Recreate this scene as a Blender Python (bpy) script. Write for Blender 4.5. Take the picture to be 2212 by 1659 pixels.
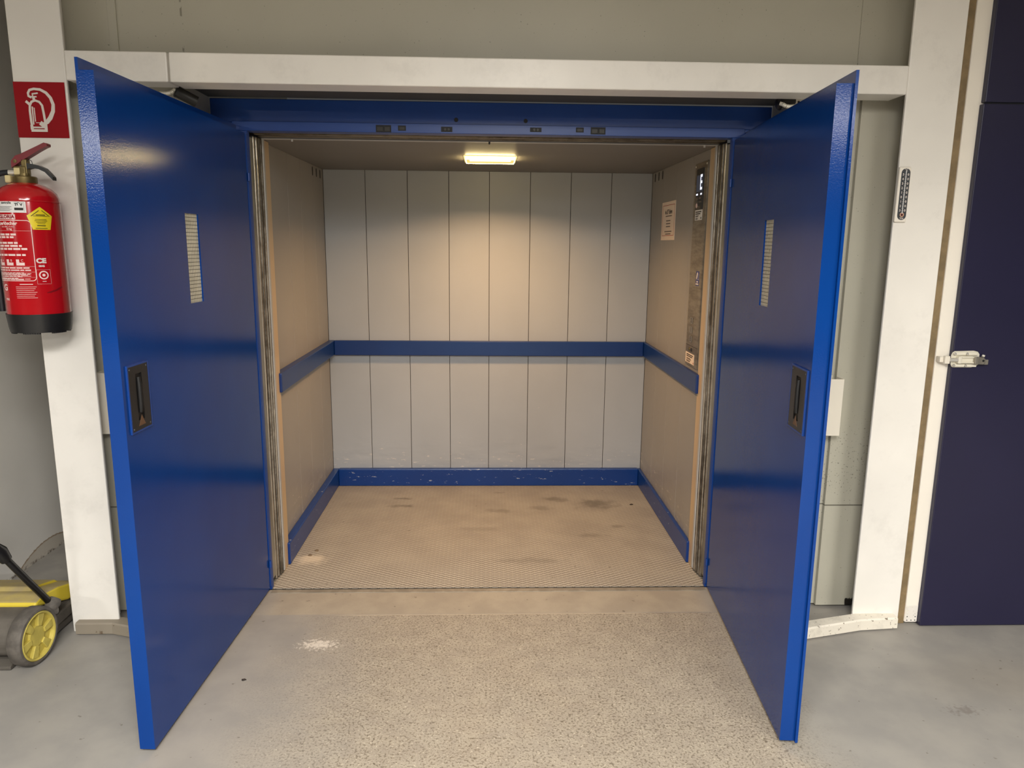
import bpy, bmesh, math, random
from mathutils import Matrix, Vector
random.seed(7)
for o in list(bpy.data.objects): bpy.data.objects.remove(o)
SC = bpy.context.scene
COL = SC.collection
V = Vector
pi = math.pi

# ------------------------------------------------------------------ camera
F_PX = 1581.57
def make_camera():
    cam = bpy.data.cameras.new('camera'); o = bpy.data.objects.new('camera', cam); COL.objects.link(o)
    cam.sensor_fit = 'HORIZONTAL'; cam.sensor_width = 36.0
    cam.lens = F_PX / 2212.0 * 36.0
    cam.clip_start = 0.05; cam.clip_end = 100
    yaw, pit, rol = 0.0352, 0.1876, 0.0098
    cy, sy, cp, sp, cr, sr = math.cos(yaw), math.sin(yaw), math.cos(pit), math.sin(pit), math.cos(rol), math.sin(rol)
    fw = V((sy*cp, cy*cp, -sp)); rt = V((cy, -sy, 0)); up = rt.cross(fw)
    r2 = cr*rt + sr*up; u2 = -sr*rt + cr*up
    M = Matrix((( r2.x, u2.x, -fw.x, -0.0205), (r2.y, u2.y, -fw.y, -3.1418), (r2.z, u2.z, -fw.z, 1.5573), (0, 0, 0, 1)))
    o.matrix_world = M
    SC.camera = o
make_camera()

# ------------------------------------------------------------------ light and exposure
SC.view_settings.view_transform = 'Standard'
SC.view_settings.look = 'None'
SC.view_settings.gamma = 1.0
SC.view_settings.use_curve_mapping = False
SC.view_settings.exposure = 0.0
SC.cycles.max_bounces = 8
SC.cycles.sample_clamp_indirect = 4.0
w = bpy.data.worlds.new('hall_air'); SC.world = w; w.use_nodes = True
w.node_tree.nodes['Background'].inputs[0].default_value = (1.0, 0.98, 0.95, 1)
w.node_tree.nodes['Background'].inputs[1].default_value = 0.06
def area(name, loc, sx, sy, power, col, spread=180, target=None):
    l = bpy.data.lights.new(name, 'AREA'); l.shape = 'RECTANGLE'; l.size = sx; l.size_y = sy
    l.energy = power; l.color = col; l.spread = math.radians(spread)
    o = bpy.data.objects.new(name, l); COL.objects.link(o); o.location = loc
    if target is not None:
        o.rotation_euler = (V(target) - V(loc)).to_track_quat('-Z', 'Y').to_euler()
    return o
WHITE = (1.0, 0.985, 0.95)
area('hall_light', (0.2, -4.15, 2.80), 0.6, 2.2, 185, WHITE, 176)
area('hall_light', (-0.8, -3.95, 2.70), 1.3, 0.5, 145, (1.0, 0.985, 0.96), 158)
area('hall_light', (2.3, -3.7, 2.90), 1.3, 0.5, 60, (1.0, 0.955, 0.86), 164)
area('hall_light', (2.6, -7.0, 2.85), 1.3, 0.5, 290, WHITE, 172)  # added unseen lamp, placed to brighten the left passage wall
area('hall_light', (-5.6, -8.6, 2.80), 0.9, 0.15, 330, WHITE)
# the warm lamp of the lift cabin, recessed in its ceiling
area('cabin_lamp_light', (-0.006, 0.79, 1.974), 0.22, 0.15, 18.0, (1.0, 0.585, 0.255), 147)

# ------------------------------------------------------------------ materials
def lin(c):
    return tuple(((v/255.0)/12.92 if v/255.0 <= 0.04045 else ((v/255.0 + 0.055)/1.055)**2.4) for v in c)
class Mat:
    def __init__(s, name):
        s.m = bpy.data.materials.new(name); s.m.use_nodes = True
        s.nt = s.m.node_tree; s.b = s.nt.nodes['Principled BSDF']
    def n(s, t, **k):
        x = s.nt.nodes.new(t)
        for a, v in k.items(): setattr(x, a, v)
        return x
    def l(s, a, b): s.nt.links.new(a, b)
    def val(s, v):
        x = s.n('ShaderNodeValue'); x.outputs[0].default_value = v; return x.outputs[0]
    def math(s, op, a, b=None, clamp=False):
        x = s.n('ShaderNodeMath', operation=op); x.use_clamp = clamp
        for i, q in enumerate((a, b)):
            if q is None: continue
            if hasattr(q, 'is_linked'): s.l(q, x.inputs[i])
            else: x.inputs[i].default_value = q
        return x.outputs[0]
    def step(s, v, a, b):
        x = s.n('ShaderNodeMapRange', interpolation_type='SMOOTHSTEP')
        s.l(v, x.inputs['Value']); x.inputs['From Min'].default_value = a; x.inputs['From Max'].default_value = b
        return x.outputs[0]
    def pos(s):
        g = s.n('ShaderNodeNewGeometry'); x = s.n('ShaderNodeSeparateXYZ'); s.l(g.outputs['Position'], x.inputs[0])
        return g.outputs['Position'], x.outputs[0], x.outputs[1], x.outputs[2]
    def noise(s, scale, detail=2, rough=0.5, vec=None, stretch=None, dist=0.0):
        x = s.n('ShaderNodeTexNoise'); x.inputs['Scale'].default_value = scale; x.inputs['Detail'].default_value = detail
        x.inputs['Roughness'].default_value = rough; x.inputs['Distortion'].default_value = dist
        if vec is None: vec = s.pos()[0]
        if stretch:
            mp = s.n('ShaderNodeMapping'); mp.inputs['Scale'].default_value = stretch; s.l(vec, mp.inputs[0]); vec = mp.outputs[0]
        s.l(vec, x.inputs['Vector'])
        return x.outputs[0]
    def mix(s, f, a, b):
        x = s.n('ShaderNodeMix', data_type='RGBA'); x.clamp_factor = True
        if hasattr(f, 'is_linked'): s.l(f, x.inputs[0])
        else: x.inputs[0].default_value = f
        for i, q in ((6, a), (7, b)):
            if hasattr(q, 'is_linked'): s.l(q, x.inputs[i])
            else: x.inputs[i].default_value = (*q, 1)
        return x.outputs[2]
    def bump(s, h, strength, dist=0.002):
        x = s.n('ShaderNodeBump'); x.inputs['Strength'].default_value = strength; x.inputs['Distance'].default_value = dist
        s.l(h, x.inputs['Height']); s.l(x.outputs[0], s.b.inputs['Normal'])
    def blob(s, X, Y, cx, cy, rx, ry, soft=0.5, wob=None):
        a = s.math('DIVIDE', s.math('SUBTRACT', X, cx), rx); b = s.math('DIVIDE', s.math('SUBTRACT', Y, cy), ry)
        d = s.math('SQRT', s.math('ADD', s.math('MULTIPLY', a, a), s.math('MULTIPLY', b, b)))
        if wob is not None: d = s.math('ADD', d, wob)
        return s.step(d, 1.0, 1.0 - soft)
    def col(s, c):
        if hasattr(c, 'is_linked'): s.l(c, s.b.inputs['Base Color'])
        else: s.b.inputs['Base Color'].default_value = (*c, 1)
def simple(name, rgb, rough=0.5, metal=0.0, spec=0.5, var=0.0, vs=8, bump=0.0, bs=60, coat=0.0):
    M = Mat(name); c = lin(rgb)
    M.b.inputs['Roughness'].default_value = rough; M.b.inputs['Metallic'].default_value = metal
    M.b.inputs['Specular IOR Level'].default_value = spec
    M.b.inputs['Coat Weight'].default_value = coat; M.b.inputs['Coat Roughness'].default_value = 0.05
    if var:
        n = M.noise(vs, 4, 0.6)
        M.col(M.mix(M.step(n, 0.35, 0.7), tuple(v*(1-var) for v in c), tuple(min(1, v*(1+var)) for v in c)))
    else: M.col(c)
    if bump: M.bump(M.noise(bs, 3), bump, 0.001)
    return M.m
def emit(name, rgb, strength):
    M = Mat(name); M.col((0, 0, 0)); M.b.inputs['Emission Color'].default_value = (*lin(rgb), 1); M.b.inputs['Emission Strength'].default_value = strength
    return M.m
def chipped(name, rgb, chip, amount, rough=0.3, scale=55, band=None, bump=0.05, stretch=(1, 1, 1), dirt=0.0, dirtcol=(90, 80, 66)):
    """paint with flaked chips; band=(axis, lo, hi): chips grow between lo and hi"""
    M = Mat(name); p, X, Y, Z = M.pos()
    n = M.noise(scale, 5, 0.65, stretch=stretch)
    thr = M.val(amount)
    if band:
        a = {'x': X, 'y': Y, 'z': Z}[band[0]]
        thr = M.math('MULTIPLY', M.step(a, band[2], band[1]), amount)
    mask = M.step(M.math('SUBTRACT', n, M.math('SUBTRACT', 1.0, thr)), 0.0, 0.03)
    base = lin(rgb)
    c = M.mix(M.step(M.noise(2.3, 3), 0.3, 0.75), tuple(v*0.94 for v in base), tuple(min(1, v*1.05) for v in base))
    if dirt:
        c = M.mix(M.math('MULTIPLY', M.step(M.noise(7, 6, 0.7), 0.5, 0.72), dirt), c, lin(dirtcol))
    M.col(M.mix(mask, c, lin(chip)))
    M.b.inputs['Roughness'].default_value = rough
    M.bump(M.noise(140, 2), bump, 0.0006)
    return M.m

def mat_floor():
    M = Mat('hall_floor_paint'); p, X, Y, Z = M.pos()
    big = M.noise(1.6, 3); med = M.noise(6, 4)
    grey = M.mix(M.step(med, 0.3, 0.72), lin((144, 140, 134)), lin((156, 151, 143)))
    fine = M.noise(230, 3, 0.6)
    grit = M.noise(128, 3, 0.55); grit2 = M.noise(100, 3, 0.6); grit3 = M.noise(62, 2, 0.5); dens = M.noise(2.6, 3)
    worn = M.mix(M.step(M.noise(14, 4), 0.3, 0.7), lin((158, 149, 135)), lin((170, 161, 145)))
    worn = M.mix(M.math('MULTIPLY', M.step(fine, 0.42, 0.66), 0.4), worn, lin((136, 125, 109)))
    worn = M.mix(M.math('MULTIPLY', M.step(grit2, 0.42, 0.31), 0.8), worn, lin((200, 190, 171)))
    worn = M.mix(M.math('MULTIPLY', M.step(M.math('ADD', grit, M.math('MULTIPLY', dens, 0.10)), 0.575, 0.66), 0.72), worn, lin((106, 96, 81)))
    worn = M.mix(M.math('MULTIPLY', M.step(M.math('ADD', grit3, M.math('MULTIPLY', dens, 0.08)), 0.685, 0.73), 0.7), worn, lin((92, 82, 68)))
    # worn traffic lane between the open doors
    wob = M.math('MULTIPLY', M.math('SUBTRACT', big, 0.5), 0.55)
    Xw = M.math('ADD', X, M.math('MULTIPLY', M.math('SUBTRACT', med, 0.5), 0.25))
    lane = M.math('MULTIPLY', M.step(M.math('ADD', Xw, M.math('MULTIPLY', M.math('ADD', Y, 0.24), -0.0)), -1.0, -0.35), M.step(Xw, 1.2, 0.85))
    lane = M.math('MULTIPLY', lane, M.step(M.math('ADD', Y, M.math('MULTIPLY', wob, 0.0)), -0.232, -0.244))
    lane = M.math('MULTIPLY', lane, M.step(M.math('ADD', M.noise(3.2, 3), M.math('MULTIPLY', lane, 0.75)), 0.45, 0.85))
    c = M.mix(lane, grey, worn)
    # smoother screed strip in front of the sill
    strip = M.math('MULTIPLY', M.step(Y, -0.236, -0.226), M.step(M.math('ABSOLUTE', X), 1.02, 0.9))
    sc = M.mix(M.step(med, 0.35, 0.7), lin((156, 146, 131)), lin((169, 159, 142)))
    sc = M.mix(M.math('MULTIPLY', M.step(grit, 0.62, 0.7), 0.4), sc, lin((126, 114, 98)))
    c = M.mix(strip, c, sc)
    ln = M.math('MULTIPLY', M.step(M.math('ABSOLUTE', M.math('ADD', Y, 0.238)), 0.006, 0.002), M.step(M.math('ABSOLUTE', X), 0.75, 0.55))
    c = M.mix(M.math('MULTIPLY', ln, 0.5), c, lin((205, 192, 168)))
    # sparse pits everywhere, spots and a chalky scuff
    c = M.mix(M.math('MULTIPLY', M.step(M.noise(34, 2), 0.70, 0.75), 0.6), c, lin((92, 84, 74)))
    c = M.mix(M.math('MULTIPLY', M.blob(X, Y, -0.678, -0.469, 0.085, 0.045, 0.8, M.math('MULTIPLY', M.math('SUBTRACT', M.noise(70, 5, .7), 0.5), 4.5)), 0.75), c, lin((226, 218, 205)))
    c = M.mix(M.math('MULTIPLY', M.blob(X, Y, 1.62, -0.93, 0.07, 0.03, 0.9, M.math('MULTIPLY', M.math('SUBTRACT', M.noise(60, 4), 0.5), 4)), 0.6), c, lin((112, 104, 98)))
    c = M.mix(M.math('MULTIPLY', M.blob(X, Y, 1.9, -0.75, 0.5, 0.25, 1.0), 0.25), c, lin((134, 122, 104)))
    M.col(c)
    M.b.inputs['Roughness'].default_value = 0.55
    M.l(M.math('SUBTRACT', 0.62, M.math('MULTIPLY', M.step(med, 0.3, 0.7), 0.15)), M.b.inputs['Roughness'])
    h = M.math('ADD', M.math('MULTIPLY', M.math('MULTIPLY', grit, lane), 1.6), M.math('MULTIPLY', M.noise(22, 3), 0.35))
    M.bump(h, 0.28, 0.004)
    return M.m
def mat_cabin_floor():
    M = Mat('cabin_floor_expanded_metal'); p, X, Y, Z = M.pos()
    # diamonds of 44 x 24 mm
    Yj = M.math('ADD', Y, M.math('MULTIPLY', M.math('SUBTRACT', M.noise(3, 2), 0.5), 0.004))
    a = M.math('ADD', M.math('DIVIDE', X, 0.043), M.math('DIVIDE', Yj, 0.0235))
    b = M.math('SUBTRACT', M.math('DIVIDE', X, 0.043), M.math('DIVIDE', Yj, 0.0235))
    da = M.math('ABSOLUTE', M.math('SUBTRACT', M.math('FRACT', a), 0.5))
    db = M.math('ABSOLUTE', M.math('SUBTRACT', M.math('FRACT', b), 0.5))
    d = M.math('MINIMUM', da, db)                      # 0 on the ribs
    groove = M.step(d, 0.13, 0.03)
    med = M.noise(5, 4); n2 = M.noise(2.2, 3)
    dust = M.mix(M.step(med, 0.3, 0.72), lin((156, 149, 139)), lin((170, 163, 151)))
    front = M.step(Y, 0.75, 0.1)
    dust = M.mix(M.math('MULTIPLY', front, 0.4), dust, lin((190, 182, 168)))
    c = M.mix(M.math('MULTIPLY', groove, M.math('ADD', 0.74, M.math('MULTIPLY', front, 0.15))), dust, lin((104, 95, 82)))
    wob = M.math('MULTIPLY', M.math('SUBTRACT', M.noise(16, 4), 0.5), 1.8)
    for (cx, cy, rx, ry, k) in ((0.41, 1.20, .10, .06, .5), (0.66, 1.11, .15, .13, .55), (0.30, 1.05, .1, .05, .35), (-0.55, 1.09, .10, .035, .6), (-0.54, 1.22, .08, .025, .5),
                                (0.05, 1.0, .12, .05, .35), (0.72, .75, .06, .03, .35), (0.55, .62, .12, .04, .3), (-0.05, .72, .2, .05, .2), (0.2, .3, .3, .05, .25), (0.06, 1.33, .05, .02, .4)):
        c = M.mix(M.math('MULTIPLY', M.blob(X, Y, cx, cy, rx, ry, 0.9, wob), k), c, lin((76, 70, 60)))
    c = M.mix(M.math('MULTIPLY', M.blob(X, Y, -0.9, 0.33, .11, .08, 0.9, wob), .65), c, lin((222, 208, 186)))
    c = M.mix(M.math('MULTIPLY', M.step(M.noise(28, 2), 0.72, 0.76), 0.5), c, lin((80, 70, 58)))
    M.col(c); M.b.inputs['Roughness'].default_value = 0.6
    M.bump(M.math('ADD', M.math('MULTIPLY', groove, -1.0), M.math('MULTIPLY', M.noise(70, 2), 0.2)), 0.5, 0.003)
    return M.m
def mat_cabin_wall(name, tone, scr=1.0):
    M = Mat(name); p, X, Y, Z = M.pos(); t = lin(tone)
    c = M.mix(M.step(M.noise(1.4, 3), 0.3, 0.7), tuple(v*.95 for v in t), tuple(v*1.05 for v in t))
    low = M.step(Z, 0.42, 0.14)
    sc = M.noise(38, 5, 0.75, stretch=(0.35, 0.35, 1.6))
    m = M.step(M.math('ADD', sc, M.math('MULTIPLY', low, 0.10)), 0.705, 0.73)
    M.col(M.mix(M.math('MULTIPLY', m, 0.75*scr), c, lin((214, 206, 194))))
    M.b.inputs['Roughness'].default_value = 0.42
    dents = M.math('MULTIPLY', M.noise(9, 2, 0.4, stretch=(0.7, 0.7, 1.5)), M.math('ADD', M.math('MULTIPLY', low, 1.0), 0.10))
    M.bump(M.math('ADD', dents, M.math('MULTIPLY', M.noise(300, 1), 0.015)), 0.5, 0.012)
    return M.m
def mat_wall_left():
    M = Mat('left_wall_plaster'); p, X, Y, Z = M.pos()
    c = M.mix(M.step(M.noise(2.5, 4), 0.3, 0.7), lin((222, 218, 212)), lin((229, 225, 219)))
    y2 = M.math('SUBTRACT', Y, 0.43); top = M.math('SUBTRACT', 0.078, M.math('MULTIPLY', M.math('MULTIPLY', y2, y2), 1.05))
    h = M.math('ADD', M.math('SUBTRACT', top, Z), M.math('MULTIPLY', M.math('SUBTRACT', M.noise(60, 4), 0.5), 0.014))
    c = M.mix(M.step(h, -0.003, 0.002), c, lin((150, 128, 104)))
    c = M.mix(M.step(h, 0.004, 0.009), c, lin((190, 182, 170)))
    c = M.mix(M.math('MULTIPLY', M.step(Z, 0.02, 0.004), M.step(M.noise(50, 3), .4, .6)), c, lin((110, 100, 90)))
    M.col(c); M.b.inputs['Roughness'].default_value = 0.7
    M.bump(M.noise(90, 3), 0.1, 0.002)
    return M.m
def mat_clad():
    M = Mat('shaft_cladding_paint'); p, X, Y, Z = M.pos()
    c = M.mix(M.step(M.noise(1.2, 3), 0.3, 0.7), lin((176, 172, 156)), lin((186, 182, 166)))
    # splash specks at knee to hip height on the right
    sp = M.math('MULTIPLY', M.step(M.math('ABSOLUTE', M.math('SUBTRACT', Z, 0.66)), 0.30, 0.05), M.step(X, 1.3, 1.45))
    c = M.mix(M.math('MULTIPLY', M.step(M.math('ADD', M.noise(120, 2), M.math('MULTIPLY', sp, 0.07)), 0.70, 0.73), 0.6), c, lin((70, 64, 52)))
    # horizontal panel joint
    j = M.step(M.math('ABSOLUTE', M.math('SUBTRACT', Z, 0.474)), 0.004, 0.0015)
    c = M.mix(M.math('MULTIPLY', j, 0.75), c, lin((60, 54, 44)))
    # ragged black patch at the right foot
    hh = M.math('ADD', M.math('SUBTRACT', 0.045, Z), M.math('MULTIPLY', M.math('SUBTRACT', M.noise(90, 4, .7), 0.5), 0.035))
    k = M.math('MULTIPLY', M.step(hh, 0.0, 0.004), M.step(M.math('ADD', X, M.math('MULTIPLY', M.math('SUBTRACT', M.noise(60, 3), .5), .02)), 1.555, 1.562))
    c = M.mix(k, c, lin((30, 26, 22)))
    # old drip marks on the panel over the beam
    dr = M.math('MULTIPLY', M.step(M.math('ABSOLUTE', M.math('ADD', X, 1.15)), 0.005, 0.002), M.math('MULTIPLY', M.step(M.noise(28, 2), 0.52, 0.58), M.step(Z, 2.24, 2.26)))
    c = M.mix(M.math('MULTIPLY', dr, 0.6), c, lin((80, 70, 55)))
    M.col(c); M.b.inputs['Roughness'].default_value = 0.45
    M.bump(M.noise(160, 2), 0.06, 0.001)
    return M.m
def mat_steel(name, dirt, rgb=(176, 170, 158), rough=0.32, streak=(75, 75, 0.7)):
    M = Mat(name); p, X, Y, Z = M.pos(); t = lin(rgb)
    s1 = M.noise(1.0, 5, 0.7, stretch=streak)
    s2 = M.noise(14, 4, 0.7)
    c = M.mix(M.step(s1, 0.35, 0.7), t, tuple(v*0.66 for v in t))
    grease = M.math('MULTIPLY', M.step(M.math('ADD', s1, M.math('MULTIPLY', s2, 0.35)), 0.55, 0.8), dirt)
    c = M.mix(grease, c, lin((62, 52, 40)))
    M.col(c); M.b.inputs['Metallic'].default_value = 0.75
    M.l(M.math('ADD', rough, M.math('MULTIPLY', grease, 0.3)), M.b.inputs['Roughness'])
    M.bump(s1, 0.08, 0.002)
    return M.m
def mat_blue(name='blue_gloss_paint', rough=0.13, chips=0.0, peel=0.35, k=1.0, spec=0.22):
    M = Mat(name); p, X, Y, Z = M.pos()
    a, b = [tuple(v*k for v in lin(q)) for q in ((7, 53, 122), (8, 57, 128))]
    c = M.mix(M.step(M.noise(3, 2), .3, .7), a, b)
    n = M.noise(70, 5, 0.7, stretch=((0.3, 0.3, 1) if chips > 0.4 else (1, 1, 1)))
    low = M.step(Z, 0.5, 0.05)
    m = M.step(M.math('ADD', n, M.math('MULTIPLY', low, 0.03+chips*0.06)), 0.775-0.02*chips, 0.79-0.02*chips)
    M.col(M.mix(M.math('MULTIPLY', m, 0.8), c, lin((170, 176, 190))))
    M.b.inputs['Roughness'].default_value = rough
    M.b.inputs['Specular IOR Level'].default_value = spec
    h = M.math('ADD', M.math('MULTIPLY', M.noise(2.2, 1), 0.6), M.math('MULTIPLY', M.noise(240, 2), 0.045))
    M.bump(h, peel, 0.01)
    return M.m
def mat_glass():
    M = Mat('dusty_wired_glass'); p, X, Y, Z = M.pos()
    c = M.mix(M.step(M.noise(11, 3), .35, .7), lin((204, 200, 180)), lin((224, 219, 198)))
    c = M.mix(M.math('MULTIPLY', M.step(M.noise(42, 3), .66, .72), .6), c, lin((120, 118, 92)))
    M.col(c); M.b.inputs['Roughness'].default_value = 0.25
    return M.m

MT = dict(
    floor=mat_floor(), cfloor=mat_cabin_floor(), wleft=mat_wall_left(), clad=mat_clad(),
    cback=mat_cabin_wall('cabin_back_wall_paint', (166, 169, 172)), cside=mat_cabin_wall('cabin_side_wall_paint', (150, 146, 140), 0.8),
    cceil=simple('cabin_ceiling_paint', (112, 107, 100), 0.5, var=.04, vs=2),
    groove=simple('panel_joint_shadow_gap', (52, 46, 40), 0.7),
    frame_white=chipped('white_frame_paint', (176, 174, 170), (140, 132, 120), 0.24, 0.4, 60),
    tan=chipped('cabin_return_lamplit', (196, 170, 132), (120, 104, 84), 0.22, 0.35, 40),  # warm light of the cabin lamp is put into the tan colour
    blue=mat_blue(), blue_rail=mat_blue('blue_rail_paint', 0.34, 0.5, 0.25, 0.72, 0.5), blue_kick=mat_blue('blue_skirting_paint', 0.3, 1.3, 0.3, 0.95, 0.5), blue_frame=mat_blue('blue_frame_paint', 0.4, 0.2, 0.25, 1.1, 0.6),
    column=chipped('white_column_paint', (240, 235, 226), (150, 140, 124), 0.215, 0.38, 30, dirt=0.08),
    kerb_white=chipped('chipped_white_kerb_paint', (236, 228, 212), (120, 106, 90), 0.375, 0.5, 75, bump=0.3, dirt=0.25),
    kerb_grey=chipped('dusty_bare_kerb', (142, 132, 116), (108, 92, 74), 0.36, 0.7, 22, bump=0.3),
    hallwall=simple('hall_wall_paint', (196, 190, 180), 0.7, var=.03), hallceil=simple('hall_ceiling_paint', (200, 196, 188), 0.8),
    purple=chipped('dark_violet_paint', (33, 31, 58), (84, 80, 104), 0.225, 0.32, 26, bump=0.04),
    trim=chipped('white_trim_paint', (244, 236, 222), (150, 140, 124), 0.2, 0.4, 40),
    trim_low=chipped('worn_white_trim_plate', (230, 224, 214), (110, 100, 90), 0.36, 0.45, 70),
    wood=simple('brown_sealing_strip', (130, 110, 78), 0.6, var=.2, vs=14),
    black=simple('black_plastic', (24, 22, 21), 0.35), black_dull=simple('black_recess', (12, 11, 11), 0.6), rubber=simple('dusty_black_rubber', (92, 86, 79), 0.75, var=.25, vs=25),  # black_recess: near-black in place of shade inside holes, slots and gaps
    boot=simple('black_base_plastic', (30, 29, 29), 0.4, var=.1),
    darkmetal=simple('dark_closer_metal', (46, 44, 40), 0.45, 0.3), soffit=simple('dark_grey_soffit', (74, 72, 66), 0.7),
    steel_clean=mat_steel('brushed_steel', 0.12), steel_dirty=mat_steel('greasy_door_steel', 0.95, (186, 178, 164), 0.28), steel_plate=mat_steel('control_plate_steel', 0.15, (164, 152, 132), 0.34, (5, 5, 30)),
    galv=mat_steel('galvanised_plate', 0.3, (170, 170, 162), 0.38, (12, 12, 1.2)), zinc=simple('zinc_hardware', (236, 230, 212), 0.3, 0.2), chrome=simple('polished_metal', (220, 216, 206), 0.2, 0.55),
    glass=mat_glass(), wire=simple('embedded_wire', (58, 56, 48), 0.5, 0.4),
    paper=simple('notice_paper', (232, 214, 196), 0.7), paper_w=simple('white_label_paper', (232, 230, 226), 0.5), ink=simple('black_print', (40, 36, 34), 0.7), ink_grey=simple('grey_print', (120, 108, 98), 0.7), ink_red=simple('red_print', (176, 84, 74), 0.7),
    red=simple('extinguisher_red_enamel', (186, 18, 26), 0.16, coat=0.5), red_dark=simple('dark_red_lever', (120, 18, 26), 0.35), sign_red=simple('sign_red', (150, 8, 20), 0.55, spec=0.25), sign_white=simple('sign_white', (226, 218, 208), 0.45), white_print=simple('pale_print', (244, 214, 208), 0.4),
    brass=simple('dull_brass', (122, 106, 66), 0.4, 0.6, var=.2, vs=40), cream=simple('cream_plastic', (222, 204, 150), 0.45), yellow_lab=simple('yellow_label', (240, 214, 40), 0.35),
    sweep_grey=simple('dusty_grey_plastic', (92, 86, 78), 0.75, var=.18, vs=9), sweep_yel=None, sweep_hub=simple('yellow_wheel_plastic', (196, 178, 84), 0.5, var=.12, vs=20),
    box_white=chipped('white_sheet_metal', (232, 224, 208), (150, 136, 116), 0.22, 0.4, 34), lamp=emit('lit_lamp_diffuser', (255, 222, 130), 1.0), lamp_hot=emit('lit_lamp_tube', (255, 226, 160), 36.0), lamp_tube=emit('lit_lamp_centre', (255, 240, 196), 3.0), lamp_frame=emit('lit_lamp_rim', (255, 226, 140), 1.1),
    screen=emit('lit_display', (74, 78, 92), 0.35), screen_on=emit('lit_display_digit', (235, 238, 255), 1.4), bluelab=simple('blue_label', (44, 52, 130), 0.4), tri=simple('brown_triangle_mark', (96, 68, 46), 0.5),
    hose=simple('black_hose_rubber', (26, 27, 32), 0.5), gauge=simple('grey_dial', (60, 62, 66), 0.4),
)
def mat_sweeper_yellow():
    M = Mat('dusty_yellow_plastic'); p, X, Y, Z = M.pos()
    g = M.n('ShaderNodeNewGeometry'); s = M.n('ShaderNodeSeparateXYZ'); M.l(g.outputs['Normal'], s.inputs[0])
    up = M.step(s.outputs[2], 0.55, 0.9)                # dust settles on what faces up
    n = M.step(M.noise(9, 5, .65), .25, .75)
    M.col(M.mix(M.math('MULTIPLY', up, M.math('ADD', .62, M.math('MULTIPLY', n, .38))), lin((216, 192, 56)), lin((160, 144, 110))))
    M.b.inputs['Roughness'].default_value = 0.6
    return M.m
MT['sweep_yel'] = mat_sweeper_yellow()

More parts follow.
